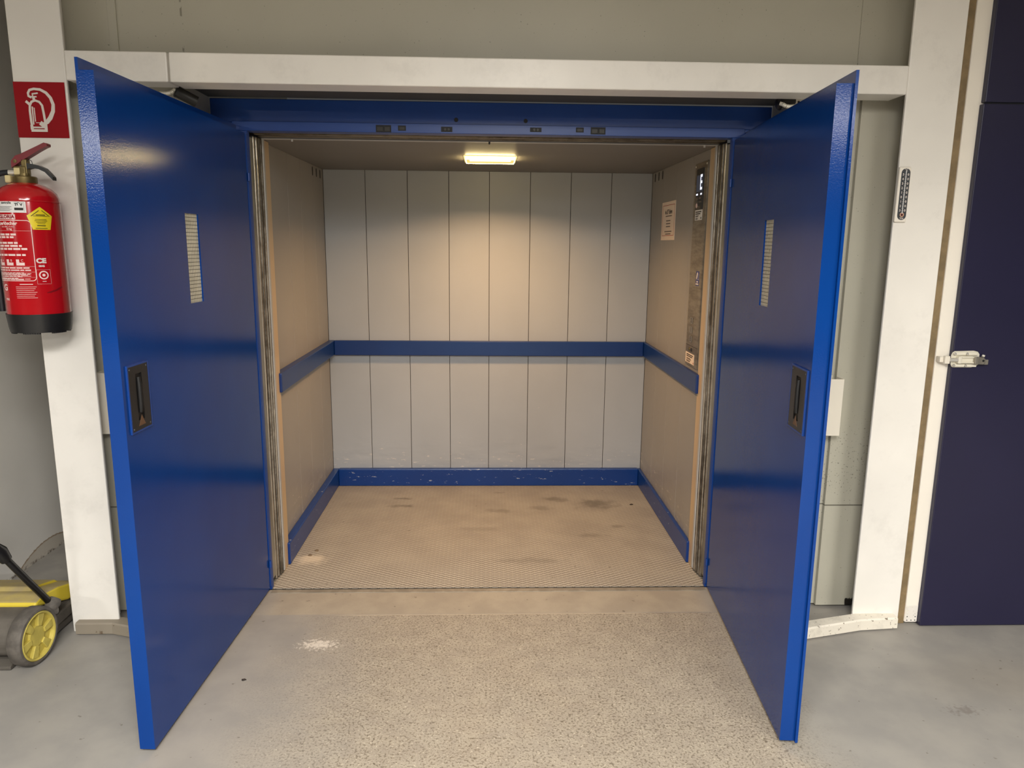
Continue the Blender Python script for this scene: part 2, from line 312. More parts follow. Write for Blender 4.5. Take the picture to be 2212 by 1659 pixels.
# ------------------------------------------------------------------ geometry helpers
MW = {}                                                   # world matrix of every built object
class MB:
    def __init__(s): s.bm = bmesh.new()
    def _add(s, verts, faces, bev=0.0, seg=1):
        vs = [s.bm.verts.new(v) for v in verts]; fs = [s.bm.faces.new([vs[i] for i in f]) for f in faces]
        bmesh.ops.recalc_face_normals(s.bm, faces=fs)
        if bev > 0:
            es = list({e for f in fs for e in f.edges})
            bmesh.ops.bevel(s.bm, geom=es, offset=bev, segments=seg, affect='EDGES', profile=0.5)
        return s
    def box(s, x0, x1, y0, y1, z0, z1, bev=0.0, seg=1):
        x0, x1 = min(x0, x1), max(x0, x1); y0, y1 = min(y0, y1), max(y0, y1); z0, z1 = min(z0, z1), max(z0, z1)
        v = [(x, y, z) for z in (z0, z1) for y in (y0, y1) for x in (x0, x1)]
        return s._add(v, [(0, 2, 3, 1), (4, 5, 7, 6), (0, 1, 5, 4), (2, 6, 7, 3), (0, 4, 6, 2), (1, 3, 7, 5)], bev, seg)
    def prism(s, poly, fn, a, b, bev=0.0, seg=1):
        """poly of 2-D points, fn(p, q, t) -> 3-D point; extruded from t=a to t=b"""
        n = len(poly); v = [fn(p, q, a) for p, q in poly] + [fn(p, q, b) for p, q in poly]
        f = [tuple(range(n)), tuple(range(2*n-1, n-1, -1))] + [(i, (i+1) % n, n+(i+1) % n, n+i) for i in range(n)]
        return s._add(v, f, bev, seg)
    def tube(s, pts, r, seg=12, cap=True, flat=None):
        pts = [V(p) for p in pts]; n = len(pts); rs = r if isinstance(r, (list, tuple)) else [r]*n; rings = []
        ref = None
        for i, p in enumerate(pts):
            d = (pts[min(i+1, n-1)] - pts[max(i-1, 0)]).normalized()
            if ref is None: ref = V((0, 0, 1)) if abs(d.z) < 0.9 else V((1, 0, 0))
            a = ref - d*ref.dot(d); a.normalize(); b = d.cross(a); ref = a
            fl = flat or 1.0
            rings.append([s.bm.verts.new(p + rs[i]*(math.cos(t)*a*fl + math.sin(t)*b)) for t in [2*pi*k/seg for k in range(seg)]])
        for i in range(n-1):
            for k in range(seg):
                s.bm.faces.new((rings[i][k], rings[i][(k+1) % seg], rings[i+1][(k+1) % seg], rings[i+1][k]))
        if cap:
            s.bm.faces.new(rings[0][::-1]); s.bm.faces.new(rings[-1])
        return s
    def lathe(s, prof, org, axis=(0, 0, 1), seg=48, close=False):
        """prof: list of (radius, height along axis) from org"""
        ax = V(axis).normalized(); t = V((1, 0, 0)) if abs(ax.x) < 0.9 else V((0, 1, 0)); a = (t - ax*t.dot(ax)).normalized(); b = ax.cross(a); o = V(org)
        rings = []
        for r, h in prof:
            if r < 1e-6: rings.append([s.bm.verts.new(o + ax*h)])
            else: rings.append([s.bm.verts.new(o + ax*h + r*(math.cos(q)*a + math.sin(q)*b)) for q in [2*pi*k/seg for k in range(seg)]])
        fs = []
        for i in range(len(rings) - (0 if close else 1)):
            A, B = rings[i], rings[(i+1) % len(rings)]
            for k in range(seg):
                k2 = (k+1) % seg
                if len(A) == 1 and len(B) == 1: continue
                if len(A) == 1: fs.append(s.bm.faces.new((A[0], B[k2], B[k])))
                elif len(B) == 1: fs.append(s.bm.faces.new((A[k], A[k2], B[0])))
                else: fs.append(s.bm.faces.new((A[k], A[k2], B[k2], B[k])))
        bmesh.ops.recalc_face_normals(s.bm, faces=fs)
        return s
    def holed(s, u0, u1, z0, z1, hu0, hu1, hz0, hz1, fn, y0, y1):
        """slab with a rectangular window, fn(u, y, z) -> point"""
        O = [(u0, z0), (u1, z0), (u1, z1), (u0, z1)]; H = [(hu0, hz0), (hu1, hz0), (hu1, hz1), (hu0, hz1)]
        v = [fn(u, y, z) for y in (y0, y1) for (u, z) in O + H]
        f = []
        for k in range(4):
            k2 = (k+1) % 4
            f += [(k, k2, 4+k2, 4+k), (8+k, 12+k, 12+k2, 8+k2), (k, 8+k, 8+k2, k2), (4+k, 4+k2, 12+k2, 12+k)]
        return s._add(v, f)
    def mesh(s, me, M=None):
        n0 = len(s.bm.verts); s.bm.from_mesh(me); s.bm.verts.ensure_lookup_table()
        if M is not None:
            for v in s.bm.verts[n0:]: v.co = M @ v.co
        return s
    def xf(s, fn):
        for v in s.bm.verts: v.co = fn(v.co)
        return s
    def build(s, name, mat, parent=None, smooth=False, local=False):
        me = bpy.data.meshes.new(name); s.bm.to_mesh(me); s.bm.free(); me.materials.append(mat)
        o = bpy.data.objects.new(name, me); COL.objects.link(o)
        if parent is not None:
            o.parent = parent; MW[o] = MW[parent]
            if not local: me.transform(MW[parent].inverted())
        else:
            xs = [v.co for v in me.vertices]
            lo = [min(c[i] for c in xs) for i in range(3)]; hi = [max(c[i] for c in xs) for i in range(3)]
            c = V(((lo[0]+hi[0])/2, (lo[1]+hi[1])/2, lo[2])); me.transform(Matrix.Translation(-c)); o.location = c; MW[o] = Matrix.Translation(c)
        if smooth:
            me.polygons.foreach_set('use_smooth', [True]*len(me.polygons))
            ang = math.radians(40)
            bm = bmesh.new(); bm.from_mesh(me)
            for e in bm.edges:
                if len(e.link_faces) == 2 and e.calc_face_angle(0) > ang: e.smooth = False
            bm.to_mesh(me); bm.free()
        return o
def tag(o, label, cat, group=None, kind=None):
    o['label'] = label; o['category'] = cat
    if group: o['group'] = group
    if kind: o['kind'] = kind
    return o
def thing(name, label, cat, loc, xaxis=None, group=None, kind=None):
    o = bpy.data.objects.new(name, None); COL.objects.link(o); o.empty_display_size = 0.1
    rz = math.atan2(xaxis[1], xaxis[0]) if xaxis else 0.0
    o.location = loc; o.rotation_euler = (0, 0, rz)
    MW[o] = Matrix.Translation(V(loc)) @ Matrix.Rotation(rz, 4, 'Z')
    return tag(o, label, cat, group, kind)
_tm = {}
def text_mesh(s, size, align='CENTER', bold=0.0):
    k = (s, size, align, bold)
    if k not in _tm:
        cu = bpy.data.curves.new('lettering', 'FONT'); cu.body = s; cu.size = size; cu.align_x = align; cu.align_y = 'CENTER'; cu.offset = bold; cu.resolution_u = 3
        o = bpy.data.objects.new('lettering', cu); COL.objects.link(o)
        dg = bpy.context.evaluated_depsgraph_get(); dg.update()
        _tm[k] = bpy.data.meshes.new_from_object(o.evaluated_get(dg)); bpy.data.objects.remove(o)
    return _tm[k]
def frame(org, right, up):
    r = V(right).normalized(); u = V(up).normalized(); n = r.cross(u)
    return Matrix(((r.x, u.x, n.x, org[0]), (r.y, u.y, n.y, org[1]), (r.z, u.z, n.z, org[2]), (0, 0, 0, 1)))
def on_plane(mb, M):                                       # mb was drawn in x (right), y (up), z (out)
    return mb.xf(lambda c: M @ c)

# ------------------------------------------------------------------ setting: hall
S = 'structure'
m = MB()
m.box(-6, 6, -13, 0.0, -0.06, 0.0); m.box(-6, -1.72, 0.0, 3.2, -0.06, 0.0)
tag(m.build('floor', MT['floor']), 'grey painted hall floor, worn down to speckled concrete before the lift', 'floor', kind=S)
tag(MB().box(-6, 6, -13, 0.3, 3.1, 3.2).build('ceiling', MT['hallceil']), 'pale hall ceiling above the lift entrance', 'ceiling', kind=S)
tag(MB().box(-2.335, -2.235, -0.62, 3.2, 0, 3.1).build('wall_left', MT['wleft']), 'pale grey passage wall at far left with peeled paint patch by the floor', 'wall', kind=S)
tag(MB().box(-2.235, -1.72, 3.0, 3.1, 0, 3.1).build('wall_passage', MT['hallwall']), 'end wall of the dim passage left of the lift', 'wall', kind=S)
# shaft cladding with the door niche
m = MB()
m.box(-1.72, -1.43, -0.2, -0.15, 0.012, 2.16); m.box(1.43, 1.745, -0.2, -0.15, 0.012, 2.16)
m.box(-1.4299, -1.142, -0.182, -0.15, 0.012, 2.135); m.box(1.158, 1.4299, -0.182, -0.15, 0.012, 2.135); m.box(-1.4299, 1.4299, -0.182, -0.15, 2.1351, 2.16)
m.box(-1.72, 1.745, -0.2, -0.15, 2.1601, 3.1); m.box(-1.72, -1.6, -0.1499, 3.0, 0.012, 3.1)
m.box(-1.414, -1.383, -0.207, -0.2001, 2.16, 3.1, .001); m.box(1.395, 1.402, -0.204, -0.2001, 2.16, 3.1)
m.box(-1.16, -1.142, -0.1499, 0.01, 0.0, 2.135); m.box(1.158, 1.176, -0.1499, 0.01, 0.0, 2.135)
tag(m.build('wall_front', MT['clad']), 'greenish grey sheet wall of the lift shaft behind columns and beam', 'wall', kind=S)
tag(MB().box(-1.142, 1.158, -0.15, 0.0, 2.131, 2.137).build('trim_1', MT['soffit']), 'dark grey soffit strip between white beam and blue header', 'trim', kind=S)

# columns, beam
def hcol(x0, x1):
    c = (x0+x1)/2
    return MB().box(x0, x1, -0.355, -0.343, 0.0, 3.1, 0.003, 2).box(c-.02, c+.02, -0.343, -0.2008, 0.0, 3.1)
tag(hcol(-1.690, -1.505).build('steel_column', MT['column']), 'white steel column at left carrying the extinguisher sign', 'column')
tag(hcol(1.515, 1.712).build('steel_column', MT['column']), 'white steel column at right with the thermometer on its edge', 'column')
m = MB(); m.box(-1.505, -1.152, -0.355, -0.255, 2.113, 2.213, 0.004, 2); m.box(-1.144, 1.515, -0.355, -0.235, 2.113, 2.213, 0.004, 2); m.box(-1.1525, -1.1435, -0.335, -0.25, 2.118, 2.208)
m.box(-1.49, 1.5, -0.25, -0.202, 2.165, 2.2)
tag(m.build('steel_beam', MT['column']), 'white steel beam running over the open blue doors', 'beam')

# kerbs
def kerb(path, name, mat, label):
    m = MB(); n = len(path); fr = [V((x, y, 0)) for x, y in path]; dep = 0.052
    ring = []
    for i, p in enumerate(fr):
        d = (fr[min(i+1, n-1)] - fr[max(i-1, 0)]).normalized(); nb = V((-d.y, d.x, 0))
        if nb.y < 0: nb = -nb
        q = p + nb*dep
        ring.append([m.bm.verts.new(c) for c in (V((p.x, p.y, .006)), V((p.x, p.y, .047)), V((p.x, p.y, .053)) + nb*.005, V((q.x, q.y, .053)), V((q.x, q.y, .006)))])
    fs = []
    for i in range(n-1):
        for k in range(5): fs.append(m.bm.faces.new((ring[i][k], ring[i][(k+1) % 5], ring[i+1][(k+1) % 5], ring[i+1][k])))
    fs.append(m.bm.faces.new(ring[0])); fs.append(m.bm.faces.new(ring[-1][::-1]))
    bmesh.ops.recalc_face_normals(m.bm, faces=fs)
    for i in (0, n-1):
        pass
    m.box(min(p.x for p in fr)+.05, max(p.x for p in fr)-.05, -0.36, -0.34, 0, .01)
    return tag(m.build(name, mat), label, 'kerb')
kerb([(-1.664, -.386), (-1.52, -.386), (-1.431, -.415), (-1.28, -.463), (-1.13, -.515)], 'impact_kerb', MT['kerb_grey'], 'bare grey-brown kerb bar at the foot of the left column')
kerb([(1.69, -.393), (1.527, -.408), (1.40, -.440), (1.279, -.470), (1.13, -.507)], 'impact_kerb', MT['kerb_white'], 'chipped white painted kerb bar at the foot of the right column')

# right: trim, seal, violet door
tag(MB().box(1.712, 1.7445, -0.345, -0.2, 0.002, 3.1).build('trim_2', MT['wood']), 'brown sealing strip between right column and white door trim', 'trim', kind=S)
t = thing('trim_3', 'white door trim with riveted foot plate beside the dark violet door', 'trim', (1.77, -.35, 0), kind=S)
MB().prism([(1.7425, .012), (1.796, .012), (1.813, 2.083), (1.817, 2.6), (1.817, 3.1), (1.7425, 3.1)], lambda p, q, k: V((p, k, q)), -0.352, -0.2, 0.002).build('trim_profile', MT['trim'], t)
m = MB().box(1.745, 1.795, -0.3535, -0.352, 0.012, 0.087, 0.0006)
m.build('foot_plate', MT['trim_low'], t)
for rx, rz in ((1.752, .078), (1.752, .064), (1.752, .05), (1.752, .036), (1.752, .02), (1.77, .08), (1.786, .02), (1.786, .036), (1.77, .02)):
    MB().lathe([(0, -.0016), (.0022, -.001), (.0026, 0)], (rx, -.3535, rz), (0, 1, 0), 10).build('rivet', MT['gauge'] if rz < .05 else MT['zinc'], t)
t = thing('door_3', 'dark violet hall door at right edge closed by a zinc toggle latch', 'door', (2.5, -.375, 0), kind=S)
MB().box(1.796, 3.4, -0.375, -0.33, 0.006, 2.083, 0.003, 2).build('door_leaf', MT['purple'], t)
tag(MB().box(1.80, 3.4, -0.375, -0.33, 2.089, 3.1, 0.003, 2).build('wall_right', MT['purple']), 'dark violet panel over the violet door at right edge', 'wall', kind=S)

# ------------------------------------------------------------------ landing frame
t = thing('trim_4', 'blue steel frame of the lift entrance with dark latch openings in its header', 'door frame', (0, 0.02, 2.003), kind=S)
m = MB(); m.box(-1.141, 1.157, 0.010, 0.06, 2.036, 2.128, 0.002); m.box(-1.055, 1.045, 0.0, 0.06, 2.003, 2.040, 0.0015)
m.build('header', MT['blue_frame'], t)
for s in (-1, 1):
    m = MB(); m.box(s*0.9965, s*1.141, 0.004, 0.032, 0.0, 2.036, 0.0015); m.box(s*0.9975, s*1.02, -0.006, 0.004, 0.02, 1.99)
    m.build('jamb', MT['blue_frame'], t)
for x0, x1, z0, z1 in ((-.475, -.413, 2.004, 2.032), (-.385, -.353, 2.011, 2.031), (-.21, -.164, 2.009, 2.029), (.154, .201, 2.014, 2.031), (.343, .375, 2.015, 2.034), (.404, .465, 2.008, 2.036)):
    m = MB(); m.box(x0, x1, -0.0012, 0.004, z0, z1); wd = x1-x0
    k = m.build('latch_opening', MT['black_dull'], t)
    m = MB()
    if wd > .055: m.box(x0+.004, x0+wd*.48, -.002, .002, z0+.004, z1-.006, .001); m.box(x0+wd*.56, x1-.004, -.002, .002, z0+.004, z1-.006, .001)
    elif wd > .04: m.lathe([(0, -.002), (.005, -.002), (.006, 0)], (x0+wd*.36, 0, (z0+z1)/2), (0, 1, 0), 12).lathe([(0, -.002), (.005, -.002), (.006, 0)], (x0+wd*.68, 0, (z0+z1)/2), (0, 1, 0), 12)
    else: m.box(x0+.004, x1-.004, -.0016, .002, z0+.003, z1-.004, .001)
    m.build('latch_socket', MT['darkmetal'], k)
for x in (-.149, .136):
    MB().lathe([(0, -.0005), (.0075, -.0008), (.0085, 0)], (x, 0.0096, 2.058), (0, 1, 0), 16).build('bolt_hole', MT['black_dull'], t)
# overhead tracks just inside the header
m = MB()
for k, (y0, y1, z) in enumerate(((.075, .095, 2.006), (.10, .122, 2.002), (.127, .15, 2.004), (.155, .17, 2.001))): m.box(-1.0, 1.0, y0, y1, z, z+.05, .002)
tag(m.build('door_track', mat_steel('greasy_track_steel', 0.9, (150, 140, 122), 0.35, (0.7, 75, 75))), 'greasy overhead track with slots behind the blue header', 'track')
MB_ = MB().box(-1.0, 1.0, 0.06, 0.18, 2.045, 2.08)
tag(MB_.build('trim_5', MT['black_dull']), 'black block painting the dark of the gap over the overhead door track', 'trim', kind=S)  # solid black block stands in for the shade above the tracks

# telescopic steel door packets at both sides
for s, lab in ((-1, 'greasy folded steel sliding door packet at the left of the cabin entrance'), (1, 'greasy folded steel sliding door packet at the right of the cabin entrance')):
    t = thing('sliding_door_packet', lab, 'lift door', (s*1.0, .12, 0), group=None)
    for k, (y0, y1, x) in enumerate(((.088, .108, .998), (.113, .131, .994), (.136, .153, .990), (.158, .174, .988))):
        m = MB(); m.box(s*x, s*1.12, y0, y1, 0.012, 1.995, .004, 2); m.box(s*(x+.006), s*1.12, y1-.004, y1+.006, 0.012, 1.99)
        m.build('door_panel', MT['steel_dirty'], t)
    m = MB(); m.box(s*.9995, s*1.12, .034, .084, .035, 1.985, .002)
    m.build('cover_plate', MT['galv'], t)

# ------------------------------------------------------------------ cabin shell
XL, XR, YB, ZC = -1.0205, 1.0, 1.5, 1.997
tag(MB().box(-1.1, 1.1, 0.014, YB+.05, -0.05, 0.0).build('floor_cabin', MT['cfloor']), 'beige diamond mesh floor plate of the lift cabin', 'floor', kind=S)
tag(MB().box(-1.02, 1.02, -0.0006, 0.0138, -0.05, -0.002).build('trim_6', MT['black_dull']), 'black strip painting the dark of the gap between hall floor and cabin floor', 'trim', kind=S)  # black strip stands in for the shade inside the floor gap
tag(MB().box(-.995, .995, -0.033, -0.0008, -0.02, 0.0022, .001).build('trim_7', simple('sill_steel', (150, 142, 128), .5, .3, var=.15, vs=20)), 'narrow steel sill at the lift threshold', 'sill', kind=S)
edges = [XL, -.766, -.51, -.257, -.007, .245, .496, .747, XR]
m = MB()
for a, b in zip(edges[:-1], edges[1:]): m.box(a+.0016, b-.0016, YB, YB+.03, 0, ZC, .0012)
o = tag(m.build('wall_back', MT['cback']), 'scuffed grey back wall of the lift cabin in eight tall panels', 'wall', kind=S)
MB().box(XL-.02, XR+.02, YB+.006, YB+.04, 0, ZC).build('panel_joints', MT['groove'], o)
def side_wall(s, X, ys, name, lab):
    m = MB(); yy = [.285] + ys + [YB]
    for a, b in zip(yy[:-1], yy[1:]): m.box(X, X+s*.03, a+.001, b-.001, 0, ZC, .0012)
    o = tag(m.build(name, MT['cside']), lab, 'wall', kind=S)
    MB().box(X+s*.004, X+s*.04, .285, YB, 0, ZC).build('panel_joints', MT['cceil'], o)
    for y in (1.235, 1.33, 1.425) if s < 0 else (1.24, 1.335, 1.43):
        MB().prism([(y+.011*math.cos(q), (1.962 if s < 0 else 1.966)+(.014 if math.sin(q) > 0 else -.014)+.011*math.sin(q)) for q in [2*pi*k/16 for k in range(16)]], lambda p, q, k: V((k, p, q)), X-s*.0008, X+s*.01).build('vent_slot', MT['black_dull'], o)  # dark plates painted as the shade inside the slots
    return o
side_wall(-1, XL, [.682, .946, 1.246], 'wall_left_cabin', 'warm lit left side wall of the lift cabin with three vent slots')
side_wall(1, XR, [.30, .597, .895, 1.189], 'wall_right_cabin', 'warm lit right side wall of the lift cabin behind the control panel')
# ceiling of the cabin with the lamp recess
lx0, lx1, ly0, ly1 = -.141, .129, .68, .985
m = MB()
m.holed(XL-.03, XR+.03, .175, YB+.03, lx0, lx1, ly0, ly1, lambda u, y, z: V((u, z, y)), ZC, ZC+.03)
tag(m.build('ceiling_cabin', MT['cceil']), 'dim grey ceiling of the lift cabin', 'ceiling', kind=S)
t = thing('ceiling_lamp', 'lit warm rectangular lamp recessed in the cabin ceiling', 'lamp', (-.006, .83, ZC))
m = MB(); m.holed(lx0, lx1, ly0, ly1, lx0+.012, lx1-.012, ly0+.012, ly1-.012, lambda u, y, z: V((u, z, y)), ZC-.004, ZC+.03); m.build('lamp_rim', MT['lamp_frame'], t)
MB().box(lx0+.012, lx1-.012, ly0+.012, ly1-.10, ZC-.018, ZC+.02).build('diffuser', MT['lamp'], t)
m = MB(); m.holed(lx0+.010, lx1-.010, ly0+.010, ly1-.098, lx0+.0125, lx1-.0125, ly0+.0125, ly1-.1005, lambda u, y, z: V((u, z, y)), ZC-.019, ZC-.0035); m.build('lamp_edge', MT['lamp_hot'], t)
MB().box(lx0+.03, lx1-.03, ly0+.03, ly0+.09, ZC-.0195, ZC-.0175, .001).build('lamp_tube', MT['lamp_tube'], t)

# entrance frame of the cabin: white edges, lintel, returns whose tan holds the lamp's warmth
t = thing('trim_8', 'pale metal edge frame around the cabin opening', 'frame', (0, .19, 0), kind=S)
for s in (-1, 1):
    m = MB(); m.box(s*.986, s*1.1, .178, .203, .012, 1.998, .003, 2); m.build('frame_edge', MT['frame_white'], t)
    m = MB(); m.box(s*.993, s*1.06, .204, .288, .0, 1.995, .001); m.build('frame_return', MT['tan'], t)
m = MB(); m.box(-.99, .99, .176, .20, 1.9945, 2.0145, .002, 2); m.build('lintel', MT['frame_white'], t)
for x, k in ((-.86, 1), (-.012, 0), (.93, 1)):
    MB().box(x-.004, x+.004, .172, .178, 1.985, 1.996, .001).build('retaining_clip', MT['paper_w'] if k else MT['gauge'], t)

# rails and skirting boards
def board(y_or_x, rng, z0, z1, side, name, mat, label, cat, kind=None):
    m = MB()
    if side == 'back': m.box(rng[0], rng[1], YB-.036, YB-.0005, z0, z1, .004, 2)
    elif side == 'left': m.box(XL+.0005, XL+.0395, rng[0], rng[1], z0, z1, .004, 2)
    else: m.box(XR-.02, XR-.0005, rng[0], rng[1], z0, z1, .004, 2)
    return tag(m.build(name, mat), label, cat, 'blue rail boards of the cabin' if kind is None else None, kind)
HR = (.8637, .9559)
board(0, (-.9805, .9795), *HR, 'back', 'handrail', MT['blue_rail'], 'blue rail board across the back wall of the cabin', 'handrail')
board(0, (.27, YB-.001), *HR, 'left', 'handrail', MT['blue_rail'], 'blue rail board along the left cabin wall', 'handrail')
board(0, (.27, YB-.001), *HR, 'right', 'handrail', MT['blue_rail'], 'blue rail board along the right cabin wall under the control panel', 'handrail')
board(0, (-.9805, .9795), 0.001, .115, 'back', 'baseboard_back', MT['blue_kick'], 'scuffed blue skirting board along the cabin back wall', 'skirting', S)
board(0, (.27, YB-.001), 0.001, .112, 'left', 'baseboard_left', MT['blue_kick'], 'blue skirting board along the left cabin wall', 'skirting', S)
board(0, (.27, YB-.001), 0.001, .112, 'right', 'baseboard_right', MT['blue_kick'], 'blue skirting board along the right cabin wall', 'skirting', S)

def crumb(x, y, z, r, name, mat, label, cat, group=None, h=.5):
    random.seed(int(abs(x*1000)+abs(y*777))); m = MB(); m.lathe([(0, 0), (r, 0), (r*.9, r*h*.6), (r*.4, r*h), (0, r*h)], (0, 0, 0), seg=9)
    for v in m.bm.verts: v.co = V((x+v.co.x*random.uniform(.75, 1.5), y+v.co.y*random.uniform(.5, 1.1), z+v.co.z))
    return tag(m.build(name, mat), label, cat, group)
CR = simple('dark_crumb', (46, 38, 32), .8)
crumb(-.896, -.706, 0, .008, 'crumb', CR, 'small dark crumb on the hall floor before the left blue door', 'crumb')
crumb(.868, 1.104, 0, .010, 'crumb', CR, 'small dark crumb on the cabin floor by the right skirting', 'crumb')
FS = simple('dull_screw_head', (120, 106, 88), .6, .2, var=.2, vs=60)
for x, y, lab in ((-.894, .438, 'dull round screw head in the cabin floor, farther from the sill'), (-.914, .38, 'dull round screw head in the cabin floor, nearer to the sill')):
    m = MB().lathe([(0, .0022), (.009, .0018), (.012, 0)], (x, y, 0), seg=20); tag(m.build('floor_screw', FS, None, True), lab, 'screw', 'screws in the cabin floor')
# ------------------------------------------------------------------ blue landing doors
def swing_door(name, label, hinge, xdir, s, win, han, lip, th):
    """local x runs hinge -> free edge, y=0 is the inner face, outward is s*y"""
    L = 1.073
    t = thing(name, label, 'door', (*hinge, 0), xdir, kind=S)
    P = lambda u, y, z: V((u, s*y, z))
    m = MB()
    m.holed(0.0, L, .0145, 1.9925, win[0], win[1], win[2], win[3], P, 0, th)
    m.holed(-.02, L+lip, .0145, 2.024, win[0]-.004, win[1]+.004, win[2]-.004, win[3]+.004, P, th, th+.008)
    leaf = m.build('door_leaf', MT['blue'], t, local=True)
    # wired glass
    g = MB(); g.box(win[0]-.0, win[1]+.0, s*.0052, s*.012, win[2], win[3]); g = g.build('glass_pane', MT['glass'], t, local=True)
    g.data.transform(Matrix.Identity(4))
    m = MB(); n = 23
    for k in range(1, n+1):
        z = win[2] + (win[3]-win[2])*k/(n+1); m.box(win[0], win[1], s*.0047, s*.0053, z-.0006, z+.0007)
    for k in range(1, 8):
        u = win[0] + (win[1]-win[0])*k/8; m.box(u-.00025, u+.00025, s*.0049, s*.0053, win[2], win[3])
    m.build('wire_mesh', MT['wire'], g, local=True)
    # recessed pull
    u0, u1, z0, z1 = han
    m = MB(); m.holed(u0-.005, u1+.005, z0-.005, z1+.005, u0, u1, z0, z1, P, 0, -.005); m.build('handle_rim', MT['blue_frame'], t, local=True)
    m = MB(); hu0, hu1 = u0+(u1-u0)*.34, u0+(u1-u0)*.66
    m.holed(u0, u1, z0, z1, hu0, hu1, z0+.028, z1-.024, P, 0.001, -.0045)
    pl = m.build('handle_plate', MT['black'], t, local=True)
    MB().box(hu0, hu1, s*.0004, -s*.0006, z0+.028, z1-.024).build('grip_recess', MT['black_dull'], pl, local=True)
    uc = (hu0+hu1)/2
    m = MB(); m.tube([P(uc, -.003, z0+.05), P(uc, -.0045, z0+.07), P(uc, -.0045, z1-.06), P(uc, -.003, z1-.035)], [.006, .0075, .0075, .006], 12, flat=1.0); m.xf(lambda c: V((c.x, c.y*1.0, c.z))); m.build('grip', MT['black_dull'], pl, True, local=True)
    tz = z0+.012
    m = MB(); m._add([P(uc+.019, -.0052, tz), P(uc-.019, -.0052, tz), P(uc, -.0052, tz+.03), P(uc+.019, -.0044, tz), P(uc-.019, -.0044, tz), P(uc, -.0044, tz+.03)], [(0, 1, 2), (5, 4, 3), (0, 3, 4, 1), (1, 4, 5, 2), (2, 5, 3, 0)])
    m.build('triangle_mark', MT['tri'], pl, local=True)
    for uu in (u0+.008, u1-.008):
        for zz in (z0+.008, z1-.008):
            MB().lathe([(0, .0015), (.0026, .0012), (.0034, 0)], P(uu, -.0045, zz), (0, -s, 0), 12).build('screw', MT['gauge'], pl, local=True)
    for z in (.13, 1.82):
        MB().tube([P(-.012, -.004, z-.016), P(-.012, -.004, z+.016)], .0065, 12).build('hinge', MT['blue_frame'], t, True, local=True)
    return t
swing_door('door_1', 'left blue lift door standing open, glossy inner side with narrow wired window', (-1.0, -.02), (-.0385, -.9993), -1, (.494, .598, 1.352, 1.651), (.934, 1.045, 1.015, 1.205), 0.0, .039)
swing_door('door_2', 'right blue lift door standing open, with a rebated free edge', (1.0, -.02), (-.078, -.99695), 1, (.507, .608, 1.353, 1.651), (.922, 1.049, 1.014, 1.201), .011, .045)

# door closers above
for lab, p0, p1, lev, ring in (
    ('dark cylindrical door closer over the left blue door', (-1.172, -.240, 2.104), (-1.112, -.206, 2.073), [(-1.172, -.246, 2.110), (-1.178, -.247, 2.104), (-1.188, -.247, 2.098), (-1.205, -.246, 2.095), (-1.228, -.244, 2.096)], -1),
    ('dark cylindrical door closer over the right blue door', (1.094, -.222, 2.096), (1.152, -.208, 2.116), [(1.093, -.236, 2.098), (1.102, -.240, 2.094), (1.115, -.242, 2.087), (1.130, -.242, 2.085), (1.15, -.24, 2.087)], 1)):
    t = thing('door_closer', lab, 'door closer', p1)
    MB().tube([p0, p1], .021, 20).build('closer_body', MT['darkmetal'], t, True)
    d = (V(p0)-V(p1)).normalized()
    MB().lathe([(0, .004), (.019, .003), (.0225, 0), (.0225, -.006)], p0, d, 24).build('end_cap', MT['black'], t, True)
    m = MB()
    for a, b in zip(lev[:-1], lev[1:]): m.tube([a, b], .0075, 10)
    m.build('lever', MT['zinc'], t, True)
# white plate near right closer
for sx, x0, x1 in ((1, 1.163, 1.205), ):
    m = MB(); m.box(x0, x1, -.189, -.1825, 2.05, 2.128, .001); o = tag(m.build('stop_plate', MT['box_white']), 'small pale bolted plate beside the right door closer', 'plate')
    MB().lathe([(0, -.003), (.004, -.003), (.0045, 0)], ((x0+x1)/2, -.189, 2.112), (0, 1, 0), 12).build('bolt', MT['darkmetal'], o)

# open sheet-metal boxes on the shaft wall
for lab, x0, x1, z0, z1 in (('white open-topped sheet box on the wall behind the right door', 1.362, 1.433, .797, 1.034), ('grey-shaded open-topped sheet box between left column and left door', -1.56, -1.44, .802, 1.048)):
    t = thing('sheet_metal_box', lab, 'box', ((x0+x1)/2, -.2, z0))
    yb = -.2006 if x0 < 0 else -.2006
    m = MB(); th = .0025
    X0, X1 = x0, x1
    m.box(X0, X1, -.262, -.262+th, z0, z1, .0006); m.box(X0, X0+th, -.2595, yb, z0, z1); m.box(X1-th, X1, -.2595, yb, z0, z1); m.box(X0, X1, -.2595, yb, z0, z0+th)
    m.build('box_shell', MT['box_white'], t)
    MB().box((X0+X1)/2-.012, (X0+X1)/2+.012, yb-.006, yb, z1-.03, z1+.006, .001).build('hanging_tab', MT['zinc'], t)

